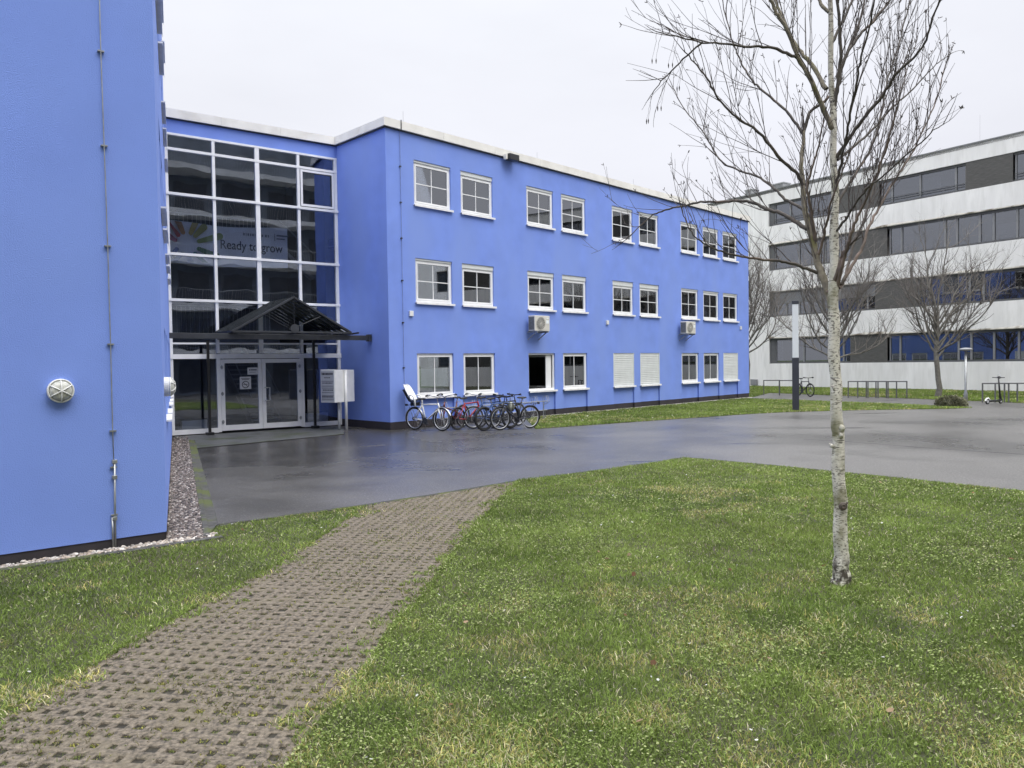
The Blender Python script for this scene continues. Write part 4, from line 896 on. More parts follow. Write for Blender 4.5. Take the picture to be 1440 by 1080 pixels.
# ================================================================== PALE OFFICE BLOCK
wb = thing('office_building', tuple(Wp), FW.rz, 'pale grey four-storey office block with dark ribbon windows behind the trees', 'building')
WH = 14.28; SLW, SRW = -17.0, 34.0
bands = [(11.67, 13.30), (8.45, 10.29), (5.09, 6.87), (1.69, 3.50)]
sl0 = FW.s(1081.3, 400)
hol = [(sl0, SRW-2, a_, b_, .34) for a_, b_ in bands]
m_ = grid_wall(FW, SLW, SRW, -.1, WH, hol); m_.add([(SLW,0,-.1),(SLW,16,-.1),(SLW,16,WH),(SLW,0,WH)], [(3,2,1,0)]); m_.add([(SRW,0,-.1),(SRW,16,-.1),(SRW,16,WH),(SRW,0,WH)], [(0,1,2,3)])
obj('wall', m_, M['render'], wb)
m_ = MB().box(SLW-.05, SRW+.05, -.06, 16, WH, WH+.06); m_.box(SLW-.05, SRW+.05, .5, .6, WH+.06, WH+.16); obj('roof_edge', m_, M['wgreyl'], wb)
# rough dirty drip edges at the foot of each spandrel
def rough_edge(z, seed, jut):
    r = random.Random(seed); m_ = MB(); x = sl0; V = []; n_ = 0
    while x < SRW-2: 
        q = .5+.5*math.sin(x*1.1+seed)*math.sin(x*.37+seed*2); y = -.02-jut*max(0, q-.35)*1.5-.01*r.random(); h_ = .03+.07*max(0, q-.4)+.015*r.random()
        V.append((x, y, h_)); x += .22
    vs = []; fs = []
    for x, y, h_ in V: vs += [(x, .02, z-.004), (x, y, z+.0), (x, y*.6, z+h_), (x, -.003, z+h_*2.2)]
    for i in range(len(V)-1):
        for j in range(3): fs.append((i*4+j, i*4+4+j, i*4+5+j, i*4+1+j))
    return MB().add(vs, fs)
for k, (a_, b_) in enumerate(bands[1:]): obj('drip_edge', rough_edge(b_, k*2.3+1, .08), mat('stained_render', (.50,.48,.43), .9, .12, 2, col2=(.15,.13,.10), c2pos=(.52,.62), c2scale=1.1, c2stretch=(1,1,1)), wb, smooth=True)
# ribbon windows
def ribbon(k, spans, z0, z1):
    """spans: list of (px0, px1, kind, mullions px list)"""
    t = .09
    fr = MB(); s_end = SRW-2
    fr.box(sl0, s_end, .10, .32, z0, z0+.12); fr.box(sl0, s_end, .02, .32, z0-.03, z0); fr.box(sl0, s_end, .12, .32, z1-.14, z1)
    fr.box(sl0, sl0+.42, .10, .3, z0+.12, z1-.14)
    f_ = obj('ribbon_window', fr, M['wgrey'], wb)
    for (a_, b_, kind, mul) in spans:
        if kind == 'panel':
            m_ = MB(); m_.box(a_, b_, .04, .09, z0, z1)
            z = z0+.05
            while z < z1-.02: m_.box(a_+.01, b_-.01, .028, .04, z, z+.045); z += .075
            obj('slatted_panel', m_, M['wpanel'], f_)
        else:
            obj('pane', MB().box(a_, b_, .215, .222, z0+.12, z1-.14), M['glass_w'], f_)
            for q, h_ in [(a_+.035, .035), (b_-.035, .035)]+[(q, .055) for q in mul]:
                if a_ <= q <= b_: obj('mullion', MB().box(q-h_, q+h_, .15, .21, z0+.12, z1-.14), M['wgreyl'], f_)
            if kind == 'blind':
                m_ = MB(); zb = z0+(z1-z0)*.52; z = z1-.16
                m_.box(a_, b_, .112, .12, zb, z1-.14)
                while z > zb: m_.box(a_+.02, b_-.02, .095, .118, z-.05, z-.018); z -= .06
                obj('venetian_blind', m_, M['wgreyl'], f_)
            if kind == 'rail':
                m_ = MB(); [m_.box(a_, b_, .05, .075, z0+h_, z0+h_+.03) for h_ in (.28, .42)]; obj('rail', m_, M['wgrey'], f_)
    return f_
def ss(*px): return [FW.s(p, 420, -.15) for p in px]
def gen(a_, b_, step=1.6): 
    o = []; x = a_+step
    while x < b_-.6: o.append(x); x += step if len(o) % 2 else step*.7
    return o
g0 = sl0+.42; e_ = SRW-2
s = lambda p: FW.s(p, 420, -.15)
def tail(x, kinds):
    out = []; 
    for w_, k_ in kinds:
        if x >= e_: break
        b_ = min(x+w_, e_); out.append((x, b_, k_, gen(x, b_) if k_ != 'panel' else [])); x = b_
    return out
ribbon(0, [(g0, s(1180), 'rail', ss(1112, 1140)), (s(1180), s(1238), 'panel', []), (s(1240), s(1359), 'rail', ss(1254.5, 1294, 1344)), (s(1359), s(1425), 'panel', []), (s(1427), s(1427)+6, 'rail', gen(s(1427), s(1427)+6))]+tail(s(1427)+6, [(3,'panel'),(6,'rail'),(3,'panel'),(6,'rail'),(9,'rail')]), *bands[0])
ribbon(1, [(g0, s(1197), 'glass', ss(1124, 1143, 1160)), (s(1197), s(1249), 'panel', []), (s(1251), s(1251)+14, 'glass', ss(1267.8, 1329, 1345.6, 1377.5, 1397, 1430)+gen(s(1440), s(1251)+14))]+tail(s(1251)+14, [(3,'panel'),(9,'glass'),(3,'panel'),(9,'glass')]), *bands[1])
ribbon(2, [(g0, s(1232), 'blind', ss(1106, 1124, 1139, 1156, 1220)), (s(1232), s(1291), 'panel', []), (s(1291), s(1291)+13, 'glass', ss(1306.7, 1363.6, 1383)+gen(s(1440), s(1291)+13))]+tail(s(1291)+13, [(3,'panel'),(9,'glass'),(3,'panel'),(9,'glass')]), *bands[2])
ribbon(3, [(g0, s(1197), 'glass', ss(1130, 1186)), (s(1197), s(1249), 'panel', []), (s(1251), s(1251)+14, 'glass', ss(1266, 1348, 1366, 1398, 1433)+gen(s(1440), s(1251)+14))]+tail(s(1251)+14, [(3,'panel'),(9,'glass'),(3,'panel'),(9,'glass')]), *bands[3])
# rooms
m_ = MB(); m_.box(SLW+.3, SRW-.3, 4.5, 4.6, 0, 14); 
for x in np.arange(sl0+2.5, SRW, 5.1): m_.box(x-.06, x+.06, .5, 4.5, 0, 14)
m_.k = 1; [m_.box(SLW+.3, SRW-.3, .36, 4.5, z-.4, z) for z in (1.4, 4.8, 8.2, 11.4)]
m_.k = 2; [m_.box(SLW+.3, SRW-.3, .36, 4.5, z, z+.02) for z in (3.55, 6.92, 10.34, 13.36)]
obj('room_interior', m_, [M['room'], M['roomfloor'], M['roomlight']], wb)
m_ = MB(); x0, x1 = ss(1252, 1263); m_.box(x0, x1, .5, .52, 8.6, 9.5); x0, x1 = ss(1399, 1425); m_.box(x0, x1, .5, .52, 8.7, 9.5); x0, x1 = ss(1290, 1300); m_.box(x0, x1+.6, .9, .95, 11.8, 13.1); x0, x1 = ss(1085, 1097); m_.box(x0, x1, .45, .5, 1.9, 3.3)
obj('paper_sheet', m_, M['paper'], wb)
obj('roof', MB().box(SLW, SRW, 0, 16, WH-.2, WH-.02), M['slab'], wb)
# wall box, roof plant
x, z = FW.px(1060, 537); tag(fobj('meter_box', MB().box(-.2,.35,-.16,0,-.25,.2), M['wgreyl'], FW, None, s=x, z=z, bevel=.01), 'small grey meter box low on the pale wall beside the blue corner', 'meter box')
def vent(px, wd, h_, label):
    t_ = fobj('roof_vent', MB().box(0, wd, 0, .8, 0, h_).box(-.06, wd+.06, -.06, .86, h_, h_+.08), M['galv'], FW, None, s=FW.s(px, 280, -1.6), o=-1.6, z=WH+.04); tag(t_, label, 'roof vent', 'vents on the pale roof')
    m_ = MB(); [m_.box(.05, wd-.05, -.012, 0, z, z+.03) for z in np.arange(.08, h_-.05, .08)]; obj('louvre', m_, M['wgrey'], t_)
vent(1048, .6, .75, 'narrower metal vent near the far end of the pale roof'); vent(1084, 1.1, .7, 'wider metal vent on the pale roof above the top windows')
s_ = FW.s(1378, 195, -1.2); rod(tuple(FW.P(s_, -1.2, WH)), 1.9, 'tall thin rod on the pale roof at far right')
# ---- block across the yard, seen in the glass of the entrance
rb = Facade(J+UZ(143.5)*34, 233.5)   # faces the entrance glass
ob = thing('office_building', tuple(rb.P(0,0,0)), rb.rz, 'pale block with long railed balconies mirrored in the entrance glass', 'building')
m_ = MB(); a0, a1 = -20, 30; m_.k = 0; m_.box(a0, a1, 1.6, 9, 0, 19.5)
obj('wall', m_, mat('balcony_block_wall', (.15,.17,.20), .7, .2, .8), ob)  # one even dark blue-grey over the whole wall
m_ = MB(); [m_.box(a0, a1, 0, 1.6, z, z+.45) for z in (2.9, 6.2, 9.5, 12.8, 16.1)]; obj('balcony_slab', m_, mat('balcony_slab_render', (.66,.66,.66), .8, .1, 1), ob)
m_ = MB()
for z in (3.35, 6.65, 9.95, 13.25, 16.55):
    m_.box(a0, a1, .04, .08, z+1.0, z+1.05); x = a0
    while x < a1: m_.box(x, x+.02, .05, .07, z, z+1.0); x += .17
obj('railing', m_, M['galv'], ob)
m_ = MB(); 
for z in (.2, 3.4, 6.7, 10., 13.3):
    for x in np.arange(a0+1, a1-2, 3.4): m_.box(x, x+2.2, 1.56, 1.6, z, z+2.3)
obj('window', m_, mat('dim_window', (.03,.035,.045), .2, .05, 3), ob)
# ================================================================== BICYCLES
def bike(rear, front, cols, label, fender=False, rackb=False, child=False, helmet=False, bars='flat', wr=.35, tyre=.024, spoke=True, lean=0., step=False, group='bicycles in the rack by the blue wall', name='bicycle', kick=False, scale=1.0):
    """cols = (frame, rim); origin at rear wheel contact; local +x to the front wheel"""
    t_ = thing(name, (rear[0], rear[1], 0.0), math.atan2(front[1]-rear[1], front[0]-rear[0]), label, 'bicycle', group); t_.rotation_euler.rotate_axis('X', lean)
    fm, rm = cols; wb_ = 1.06; Z = wr
    rear_h, front_h = Vector((0,0,Z)), Vector((wb_,0,Z)); bb = Vector((.44,0,Z-.06)); seat = Vector((.30,0,.82)); sadd = Vector((.25,0,.95)); ht = Vector((.93,0,.80)) ; hb = Vector((.965,0,.68))
    if step: tt0 = Vector((.36,0,.52)); tt1 = hb
    else: tt0 = Vector((.315,0,.78)); tt1 = ht
    for nm, c in (('rear', rear_h), ('front', front_h)):
        w_ = obj('wheel', MB().ring(c, (0,1,0), wr-tyre*2-.006, .012, 40, 6), rm, t_, smooth=True)
        obj('tyre', MB().ring(c, (0,1,0), wr-tyre, tyre, 40, 8), M['rubber'], w_, smooth=True)
        m_ = MB(); m_.tube([c-Vector((0,.045,0)), c+Vector((0,.045,0))], .018, 8)
        for k in range(18):
            a_ = 2*math.pi*k/18; sd = .03 if k % 2 else -.03; m_.tube([c+Vector((.018*math.cos(a_+.5), sd, .018*math.sin(a_+.5))), c+Vector(((wr-.03)*math.cos(a_), 0, (wr-.03)*math.sin(a_)))], 0.0012, 3, caps=False)
        obj('spokes', m_, M['steel'], w_)
    m_ = MB(); T = m_.tube
    T([bb, seat], .021, 8); T([tt0, tt1], .021, 8); T([bb, hb], .026, 8); T([ht+Vector((-.005,0,.03)), hb-Vector((-.01,0,.03))], .026, 8)
    for s_ in (-1, 1):
        T([bb+Vector((0,s_*.02,0)), rear_h+Vector((0,s_*.055,0))], .014, 6); T([tt0+Vector((0,s_*.015,-.01)), rear_h+Vector((0,s_*.055,0))], .013, 6)
    obj('frame', m_, fm, t_, smooth=True)
    m_ = MB(); cr_ = hb+Vector((.012,0,-.035)); m_.tube([cr_-Vector((0,.05,0)), cr_+Vector((0,.05,0))], .02, 8)
    for s_ in (-1, 1): m_.tube([cr_+Vector((0,s_*.048,0)), cr_+Vector((.05,s_*.052,-.14)), front_h+Vector((0,s_*.052,0))], [.022,.018,.014], 8)
    obj('fork', m_, fm, t_, smooth=True)
    m_ = MB(); m_.tube([ht+Vector((-.005,0,.02)), ht+Vector((-.04,0,.16)), ht+Vector((.0,0,.19))], .014, 8)
    hc = ht+Vector((.0,0,.19))
    if bars == 'flat': pb = [hc+Vector((-.05,-.31,.03)), hc+Vector((0,-.15,.01)), hc, hc+Vector((0,.15,.01)), hc+Vector((-.05,.31,.03))]
    else: pb = [hc+Vector((-.26,-.27,.06)), hc+Vector((-.12,-.27,.10)), hc+Vector((0,-.12,.04)), hc, hc+Vector((0,.12,.04)), hc+Vector((-.12,.27,.10)), hc+Vector((-.26,.27,.06))]
    m_.tube(pb, .017, 8); obj('handlebar', m_, M['satin'] if bars == 'flat' else M['steel'], t_, smooth=True)
    m_ = MB()
    for i0, i1 in ((0, 1), (-1, -2)):
        p, q = pb[i0], pb[i0]+(pb[i1]-pb[i0])*.6; m_.tube([p, q], .025, 8); m_.tube([q, q+(pb[i1]-pb[i0])*.25+Vector((.04,0,-.02)), pb[i0]+Vector((.06,0,-.03))], .007, 6)
    obj('grips', m_, M['rubber'], t_)
    m_ = MB(); m_.ball((sadd.x, 0, sadd.z), .13, (1.05,.62,.26), 12, 8); m_.ball((sadd.x+.12, 0, sadd.z+.004), .07, (1.3,.5,.4), 10, 6); obj('saddle', m_, M['satin'], t_, smooth=True)
    obj('seat_post', MB().tube([seat, sadd], .018, 8), M['steel'], t_)
    m_ = MB(); m_.disc(bb+Vector((0,-.045,0)), (0,1,0), .095, .006, 24); m_.ring(bb+Vector((0,-.045,0)), (0,1,0), .095, .006, 24, 4)
    for s_, a_ in ((-1, -.55), (1, -.55+math.pi)):
        e1 = bb+Vector((math.cos(a_)*.17, s_*.07, math.sin(a_)*.17)); m_.tube([bb+Vector((0,s_*.06,0)), e1], .012, 6); m_.beam(e1, e1+Vector((0,s_*.10,0)), .09, .025)
    m_.disc(rear_h+Vector((0,-.045,0)), (0,1,0), .05, .02, 16); m_.tube([bb+Vector((0,-.045,.095)), rear_h+Vector((0,-.045,.05))], .005, 4); m_.tube([bb+Vector((0,-.045,-.095)), rear_h+Vector((0,-.045,-.05))], .005, 4)
    obj('crankset', m_, M['dark'], t_)
    if fender:
        for c, a0, a1 in ((rear_h, -10, 195), (front_h, 20, 200)):
            m_ = MB(); pts = []; vs = []; fs = []; r_ = wr+.018; n_ = 22
            for k in range(n_+1):
                a_ = R(a0+(a1-a0)*k/n_)
                for y, dr in ((-.028,-.012),(0,.004),(.028,-.012)): vs.append((c.x+(r_+dr)*math.cos(a_), y, c.z+(r_+dr)*math.sin(a_)))
            for k in range(n_):
                for j in (0, 1): fs.append((k*3+j, k*3+3+j, k*3+4+j, k*3+1+j))
            m_.add(vs, fs); obj('mudguard', m_, fender, t_, smooth=True)
    if rackb:
        m_ = MB(); z_ = wr*2+.06
        for s_ in (-.06, .06): m_.tube([(-.30,s_,z_), (.22,s_,z_+.01)], .006, 6); m_.tube([(-.18,s_,z_), rear_h+Vector((-.01,s_,.02))], .005, 6)
        for x_ in (-.28,-.15,-.02,.1): m_.tube([(x_,-.06,z_),(x_,.06,z_)], .005, 5)
        m_.box(-.34,-.30,-.04,.04,z_-.03,z_+.03); obj('luggage_rack', m_, M['satin'], t_)
        m_ = MB(); m_.box(-.345,-.335,-.03,.03,z_-.02,z_+.02); obj('rear_reflector', m_, M['red'], t_)
    if kick: obj('kickstand', MB().tube([bb+Vector((-.06,.03,-.02)), (.25,.20,.01)], .009, 6), M['steel'], t_)
    if child:
        seat_t = thing('child_seat', (0,0,0), 0, parent=t_)
        m_ = MB(); pr = [(-.06,.85,.13),(.08,.87,.14),(-.08,.92,.16),(-.17,1.05,.17),(-.26,1.20,.17),(-.34,1.34,.16),(-.40,1.44,.13),(-.43,1.48,.10)]
        # shell: back and seat bucket
        prof = [(.15,.93),(.08,.90),(.0,.89),(-.07,.92),(-.14,1.02),(-.22,1.14),(-.30,1.26),(-.36,1.34),(-.41,1.37)]; wd = [.10,.13,.15,.16,.17,.17,.16,.13,.07]
        vs = []; fs = []
        for (x_, z_), w_ in zip(prof, wd):
            for y_, up_ in ((-w_, .09), (-w_*.8, .02), (0, 0), (w_*.8, .02), (w_, .09)): vs.append((x_+up_*.6, y_, z_+up_*.35))
        for i in range(len(prof)-1):
            for j in range(4): fs.append((i*5+j, i*5+5+j, i*5+6+j, i*5+1+j))
        o_ = obj('child_seat_shell', m_.add(vs, fs), M['wpaint'], t_, smooth=True); md = o_.modifiers.new('s', 'SOLIDIFY'); md.thickness = .022
        bpy.data.objects.remove(seat_t)
        m_ = MB(); vs = []; fs = []
        for (x_, z_), w_ in list(zip(prof, wd))[1:7]:
            for y_ in (-w_*.9, 0, w_*.9): vs.append((x_-.045, y_, z_-.035))
        for i in range(5):
            for j in (0, 1): fs.append((i*3+j, i*3+3+j, i*3+4+j, i*3+1+j))
        o2 = obj('seat_backing', m_.add(vs, fs), M['satin'], o_); md = o2.modifiers.new('s', 'SOLIDIFY'); md.thickness = .03
        m_ = MB()
        for s_ in (-1, 1): m_.tube([(-.10,s_*.17,1.02),(-.0,s_*.17,1.07),(.10,s_*.17,1.04),(.15,s_*.17,.93),(.17,s_*.16,.72)], [.022,.022,.026,.03,.028], 8)
        obj('seat_sides', m_, M['wpaint'], o_, smooth=True)
        obj('seat_mount', MB().box(-.1,.16,-.07,.07,.74,.85).tube([(-.2,.12,.98),(-.22,.12,.72)], .014, 5), M['satin'], o_)
    if helmet:
        h_ = thing('helmet', tuple(wmat(t_) @ Vector((.80,.20,.70))), 0, 'pale striped cycle helmet hanging from the handlebar of the black bicycle', 'helmet')
        obj('shell', MB().ball((0,0,0), .135, (.8,.8,1.05), 14, 10), mat('helmet_shell', (.50,.52,.42), .4), h_, smooth=True)
        m_ = MB()
        for k in range(5): 
            a0 = -1.1+k*.55; m_.tube([(.112*math.cos(t2)*math.cos(a0)*1.0-.0, -.112*math.cos(t2)*abs(math.cos(a0))-.003, .148*math.sin(t2)+math.sin(a0)*.0) for t2 in np.linspace(-.9, .9, 8)] if False else [(.10*math.sin(a0)*math.cos(t2), -.115*math.cos(t2)*math.cos(a0*.6), .145*math.sin(t2)) for t2 in np.linspace(-1.0, 1.0, 8)], .012, 6)
        obj('vent_stripes', m_, M['satin'], h_)
        obj('strap', MB().tube([(0,0,.13),(-.03,.06,.3),(-.05,.12,.42)], .006, 4), M['satin'], h_)
    return t_
def pair(rp, fpx, wbl=1.06, near=True):
    r = G(*rp)[:2]; d = ray(fpx, 590)[:2]; d = d/np.linalg.norm(d)
    b = -2*(r@d); c = r@r-wbl**2; disc = b*b-4*c
    if disc < 0: t_ = -b/2
    else: t_ = (-b+(-1 if near else 1)*math.sqrt(disc))/2
    f = d*t_; return r, f
r, f = pair((583.4, 604.5), 621.5, near=True); bike(r, f, (M['wpaint'], M['alu']), 'white bicycle with a white child seat, leftmost in the row', fender=M['steel'], rackb=True, child=True, bars='city', kick=True)
r, f = pair((651, 600.5), 622, near=True); bike(r, f, (M['maroon'], M['alu']), 'dark red city bicycle half hidden between the child-seat bicycle and the bright red one', fender=M['satin'], bars='city', step=True)
r, f = pair((644, 604.8), 676, near=False); bike(r, f, (M['red'], M['satin']), 'bright red bicycle with black wheels in the middle of the row', bars='city')
r, f = pair((681, 606), 718, near=False); bike(r, f, (M['bpaint'], M['satin']), 'blue mountain bicycle with fat black tyres, nearest the yard', tyre=.034, wr=.365)
r, f = pair((666, 603), 708, near=False); bike(r, f, (M['bpaint'], M['alu']), 'blue bicycle standing between the red one and the fat-tyred blue one', bars='flat')
r, f = pair((745.5, 602.3), 703.5, near=True); bike(r, f, (M['anth'], M['alu']), 'dark grey bicycle with rear rack and hanging helmet, rightmost in the row', fender=M['satin'], rackb=True, helmet=True, kick=True)
r, f = pair((694, 601.8), 729, near=False); bike(r, f, (M['satin'], M['alu']), 'black bicycle mostly hidden behind the dark grey one with the rack', bars='flat')
# bicycle stand behind them
bsn = thing('bike_rack', tuple(FC.P(3.2, .75, 0)), FC.rz, 'low galvanised wire bicycle rack standing along the blue wall behind the bicycles', 'bike rack')
m_ = MB(); [m_.tube([(-1.9,0,z),(3.2,0,z)], .016, 6) for z in (.30, .62)]
obj('rail', m_, M['galv'], bsn)
for k in range(9):
    x = -1.8+k*.6; m_ = MB(); [m_.tube([(x+q,0,.05),(x+q,.02,.78),(x+q+.02,-.12,.82),(x+q+.02,-.2,.62),(x+q,-.02,.5)], .008, 5) for q in (0,.09)]; obj('wheel_holder', m_, M['galv'], bsn)
for x in (-1.7, .6, 3.0): obj('leg', MB().tube([(x,-.25,.012),(x,.25,.012)], .018, 6).tube([(x,0,0),(x,0,.62)], .018, 6), M['galv'], bsn)
# ================================================================== LIGHT COLUMN, STREET LAMP
Pb = G(1119, 577.5); hgt = 2.0+ (509-423)/ (577.5-509)*2.0
pl = thing('light_column', tuple(Pb), R(-20), 'tall slim light column, white upper half on a dark base, left of the birch', 'light')
hw = .125; zt = float((np.array([0,0,CH])+ray(1118,423)*(np.hypot(*Pb[:2])/np.hypot(*ray(1118,423)[:2])))[2]); zm = float((np.array([0,0,CH])+ray(1118,503)*(np.hypot(*Pb[:2])/np.hypot(*ray(1118,503)[:2])))[2]); zc = float((np.array([0,0,CH])+ray(1118,426+2)*(np.hypot(*Pb[:2])/np.hypot(*ray(1118,428)[:2])))[2])
obj('base_column', MB().box(-hw,hw,-hw,hw,0,zm), M['anth'], pl, bevel=.01); obj('diffuser', MB().box(-hw+.012,hw-.012,-hw+.012,hw-.012,zm,zc), M['diffuser'], pl, bevel=.01); obj('cap', MB().box(-hw,hw,-hw,hw,zc,zt), M['anth'], pl, bevel=.01)
Pl = G(1358, 565); sl_ = thing('street_lamp', tuple(Pl), 0, 'slender grey lamp post with a flat round head right of the small tree', 'street lamp')
def zat(px, py, P): q = ray(px, py); return float(CH+q[2]*np.hypot(*P[:2])/np.hypot(*q[:2]))
zl = zat(1358, 493, Pl)
obj('pole', MB().lathe((0,0,0), (0,0,1), [(.085,0),(.08,.35),(.05,.5),(.045,zl)], 12), M['galv'], sl_, smooth=True); obj('lamp_head', MB().lathe((0,0,zl), (0,0,1), [(.05,-.02),(.26,.02),(.27,.06),(.2,.11),(.02,.13)], 24), M['wgreyl'], sl_, smooth=True)
# ================================================================== CYCLE HOOPS
def hoop(px0, px1, py, label):
    a_, b_ = G(px0, py), G(px1, py+ (px1-px0)*.008); mid = (a_+b_)/2; 
    if hoop.proto is None:
        m_ = MB(); h = .82; w_ = .42; m_.beam((-w_,0,0), (-w_,0,h), .05, .05, up=(0,1,0)); m_.beam((w_,0,0), (w_,0,h), .05, .05, up=(0,1,0)); m_.beam((-w_-.025,0,h), (w_+.025,0,h), .05, .05)
        t_ = obj('bike_stand', m_, M['rack']); hoop.proto = t_
    else: t_ = hoop.proto.copy(); COL.objects.link(t_)
    t_.location = Vector(mid); t_.rotation_euler = (0, 0, math.atan2(-.35, 1)+R(5)); tag(t_, label, 'bike stand', 'steel hoop stands on the grass by the pale block'); return t_
hoop.proto = None
H1 = [1079.5, 1091, 1102.5]
hoop(1080, 1090.5, 555.5, 'steel hoop stand nearest the blue corner'); hoop(1102, 1112.5, 556, 'steel hoop stand partly behind the light column'); 
for k, (x0, x1) in enumerate([(1200,1211),(1213.5,1224.5),(1228,1239),(1242.5,1253),(1256.5,1267.5)]): hoop(x0, x1, 559.3+k*.2, ('first','second','third','fourth','fifth')[k]+' steel hoop stand from the birch trunk rightwards, in the row of five')
for x0, x1, lb_ in ((1392,1402,'steel hoop stand behind the electric scooter'),(1410,1420,'steel hoop stand just right of the electric scooter'),(1429,1439,'steel hoop stand at the right edge of the photo')): hoop(x0, x1, 566, lb_)
r, f = pair((1122, 557), 1139.5, near=True); bike(r, f, (M['satin'], M['satin']), 'black bicycle parked alone beside the light column', fender=M['satin'], group=None, tyre=.024)
# ================================================================== SCOOTER
Ps = G(1407, 567.5); sc = thing('electric_scooter', tuple(Ps), R(205), 'black electric scooter parked by the hoop stands at right', 'scooter')
obj('deck', MB().box(.08,.72,-.08,.08,.10,.17), M['satin'], sc, bevel=.02)
obj('stem', MB().tube([(.02,0,.20),(.14,0,1.08)], [.04,.028], 10), M['satin'], sc, smooth=True)
for x in (0, .86): 
    w_ = obj('wheel', MB().disc((x,0,.12), (0,1,0), .07, .05, 16), M['alu'], sc); obj('tyre', MB().ring((x,0,.12), (0,1,0), .095, .028, 24, 8), M['rubber'], w_)
obj('fork', MB().beam((0,0,.12), (.02,0,.28), .09, .05), M['satin'], sc); obj('rear_fender', MB().tube([(.70,0,.17),(.80,0,.25),(.92,0,.23),(.99,0,.14)], .035, 6), M['wpaint'], sc)
obj('handlebar', MB().tube([(.14,-.26,1.10),(.14,-.08,1.09),(.14,.08,1.09),(.14,.26,1.10)], .017, 8), M['satin'], sc); obj('headlamp', MB().ball((.10,0,1.10), .075, (1,1,.8)), M['satin'], sc, smooth=True)
obj('phone_holder', MB().ring((.13,0,1.15), (1,0,.2), .07, .01, 16, 5), M['alu'], sc)
# ================================================================== TREES
class TB:
    "fast tube collector"
    def __init__(t): t.V = []; t.F = []; t.n = 0
    def tube(t, P, rad, k):
        P = np.asarray(P, float); m = len(P); d = np.gradient(P, axis=0); d /= np.linalg.norm(d, axis=1)[:, None]+1e-9
        ref = np.array([.3, .5, .2]); a = np.cross(d, ref); a /= np.linalg.norm(a, axis=1)[:, None]+1e-9; b = np.cross(a, d)
        an = 2*np.pi*np.arange(k)/k; r = np.asarray(rad)[:, None, None]
        V = P[:, None]+r*(a[:, None]*np.cos(an)[None, :, None]+b[:, None]*np.sin(an)[None, :, None])
        i = np.arange(m-1)[:, None]*k; j = np.arange(k)[None]; j2 = (j+1) % k
        F = np.stack([i+j, i+j2, i+k+j2, i+k+j], 2).reshape(-1, 4)+t.n
        t.V.append(V.reshape(-1, 3)); t.F.append(F); t.n += m*k
    def build(t, name, m, parent, smooth=True):
        V = np.concatenate(t.V); inv = np.array(parent.location); return bigmesh(name, V-inv, np.concatenate(t.F), m, smooth=smooth, parent=parent)
def smoothline(P, n=6):
    P = np.asarray(P, float); out = []
    for i in range(len(P)-1):
        p0, p1, p2, p3 = P[max(i-1,0)], P[i], P[i+1], P[min(i+2, len(P)-1)]
        for k in range(n):
            t_ = k/n; out.append(.5*((2*p1)+(-p0+p2)*t_+(2*p0-5*p1+4*p2-p3)*t_**2+(-p0+3*p1-3*p2+p3)*t_**3))
    out.append(P[-1]); return np.array(out)
def bark_birch():
    m, nt, b = newmat('birch_bark'); N = nt.nodes.new; L = nt.links.new
    tc = N('ShaderNodeTexCoord')
    def nz(sc, st, det=4, loc=(0,0,0)):
        mp = N('ShaderNodeMapping'); mp.inputs['Scale'].default_value = st; mp.inputs['Location'].default_value = loc; L(tc.outputs['Object'], mp.inputs[0]); n = N('ShaderNodeTexNoise'); n.inputs['Scale'].default_value = sc; n.inputs['Detail'].default_value = det; L(mp.outputs[0], n.inputs['Vector']); return n.outputs[0]
    def mr(s, a, b_, c=0, d=1): r = N('ShaderNodeMapRange'); r.inputs['From Min'].default_value = a; r.inputs['From Max'].default_value = b_; r.inputs['To Min'].default_value = c; r.inputs['To Max'].default_value = d; L(s, r.inputs['Value']); return r.outputs[0]
    def mix(f, a, c): x = N('ShaderNodeMix'); x.data_type = 'RGBA'; L(f, x.inputs['Factor']); (L(a, x.inputs['A']) if not isinstance(a, tuple) else setattr(x.inputs['A'], 'default_value', (*a, 1))); x.inputs['B'].default_value = (*c, 1); return x.outputs['Result']
    def mul(a, b_): x = N('ShaderNodeMath'); x.operation = 'MULTIPLY'; L(a, x.inputs[0]); L(b_, x.inputs[1]); return x.outputs[0]
    c = mix(mr(nz(9, (1,1,.8)), .35, .7), (.72,.69,.60), (.52,.49,.42))
    c = mix(mul(mr(nz(34, (1,1,2.2), 6, (3,1,2)), .53, .60, 0, .9), mr(nz(2.2, (1,1,1), 2, (7,7,1)), .38, .58, .25, 1)), c, (.12,.105,.085))               # grey mottling
    c = mix(mul(mr(nz(10, (1,1,7), 6, (1,5,2)), .615, .65), mr(nz(3, (1,1,1), 2), .40, .55)), c, (.06,.05,.045))   # lenticel bands
    c = mix(mul(mr(nz(5, (1,1,1), 6, (9,2,4)), .50, .64, 0, .85), mr(nz(1.6, (1,1,.6), 1, (2,2,2)), .45, .6)), c, (.14,.135,.055))       # moss
    sx = N('ShaderNodeSeparateXYZ'); L(tc.outputs['Object'], sx.inputs[0]); z = sx.outputs[2]
    foot = mul(mr(z, .16, .30, 1, 0), mr(nz(22, (1,1,.7), 6), .40, .56)); c = mix(foot, c, (.06,.05,.038))
    up = mr(z, 3.6, 5.6, 0, .62); c = mix(up, c, (.17,.145,.12))
    L(c, b.inputs['Base Color']); b.inputs['Roughness'].default_value = .8
    bp = N('ShaderNodeBump'); bp.inputs['Strength'].default_value = .6; bp.inputs['Distance'].default_value = .008; L(nz(30, (1,1,2.5), 5), bp.inputs['Height']); L(bp.outputs[0], b.inputs['Normal'])
    return m
M['birch'] = bark_birch()
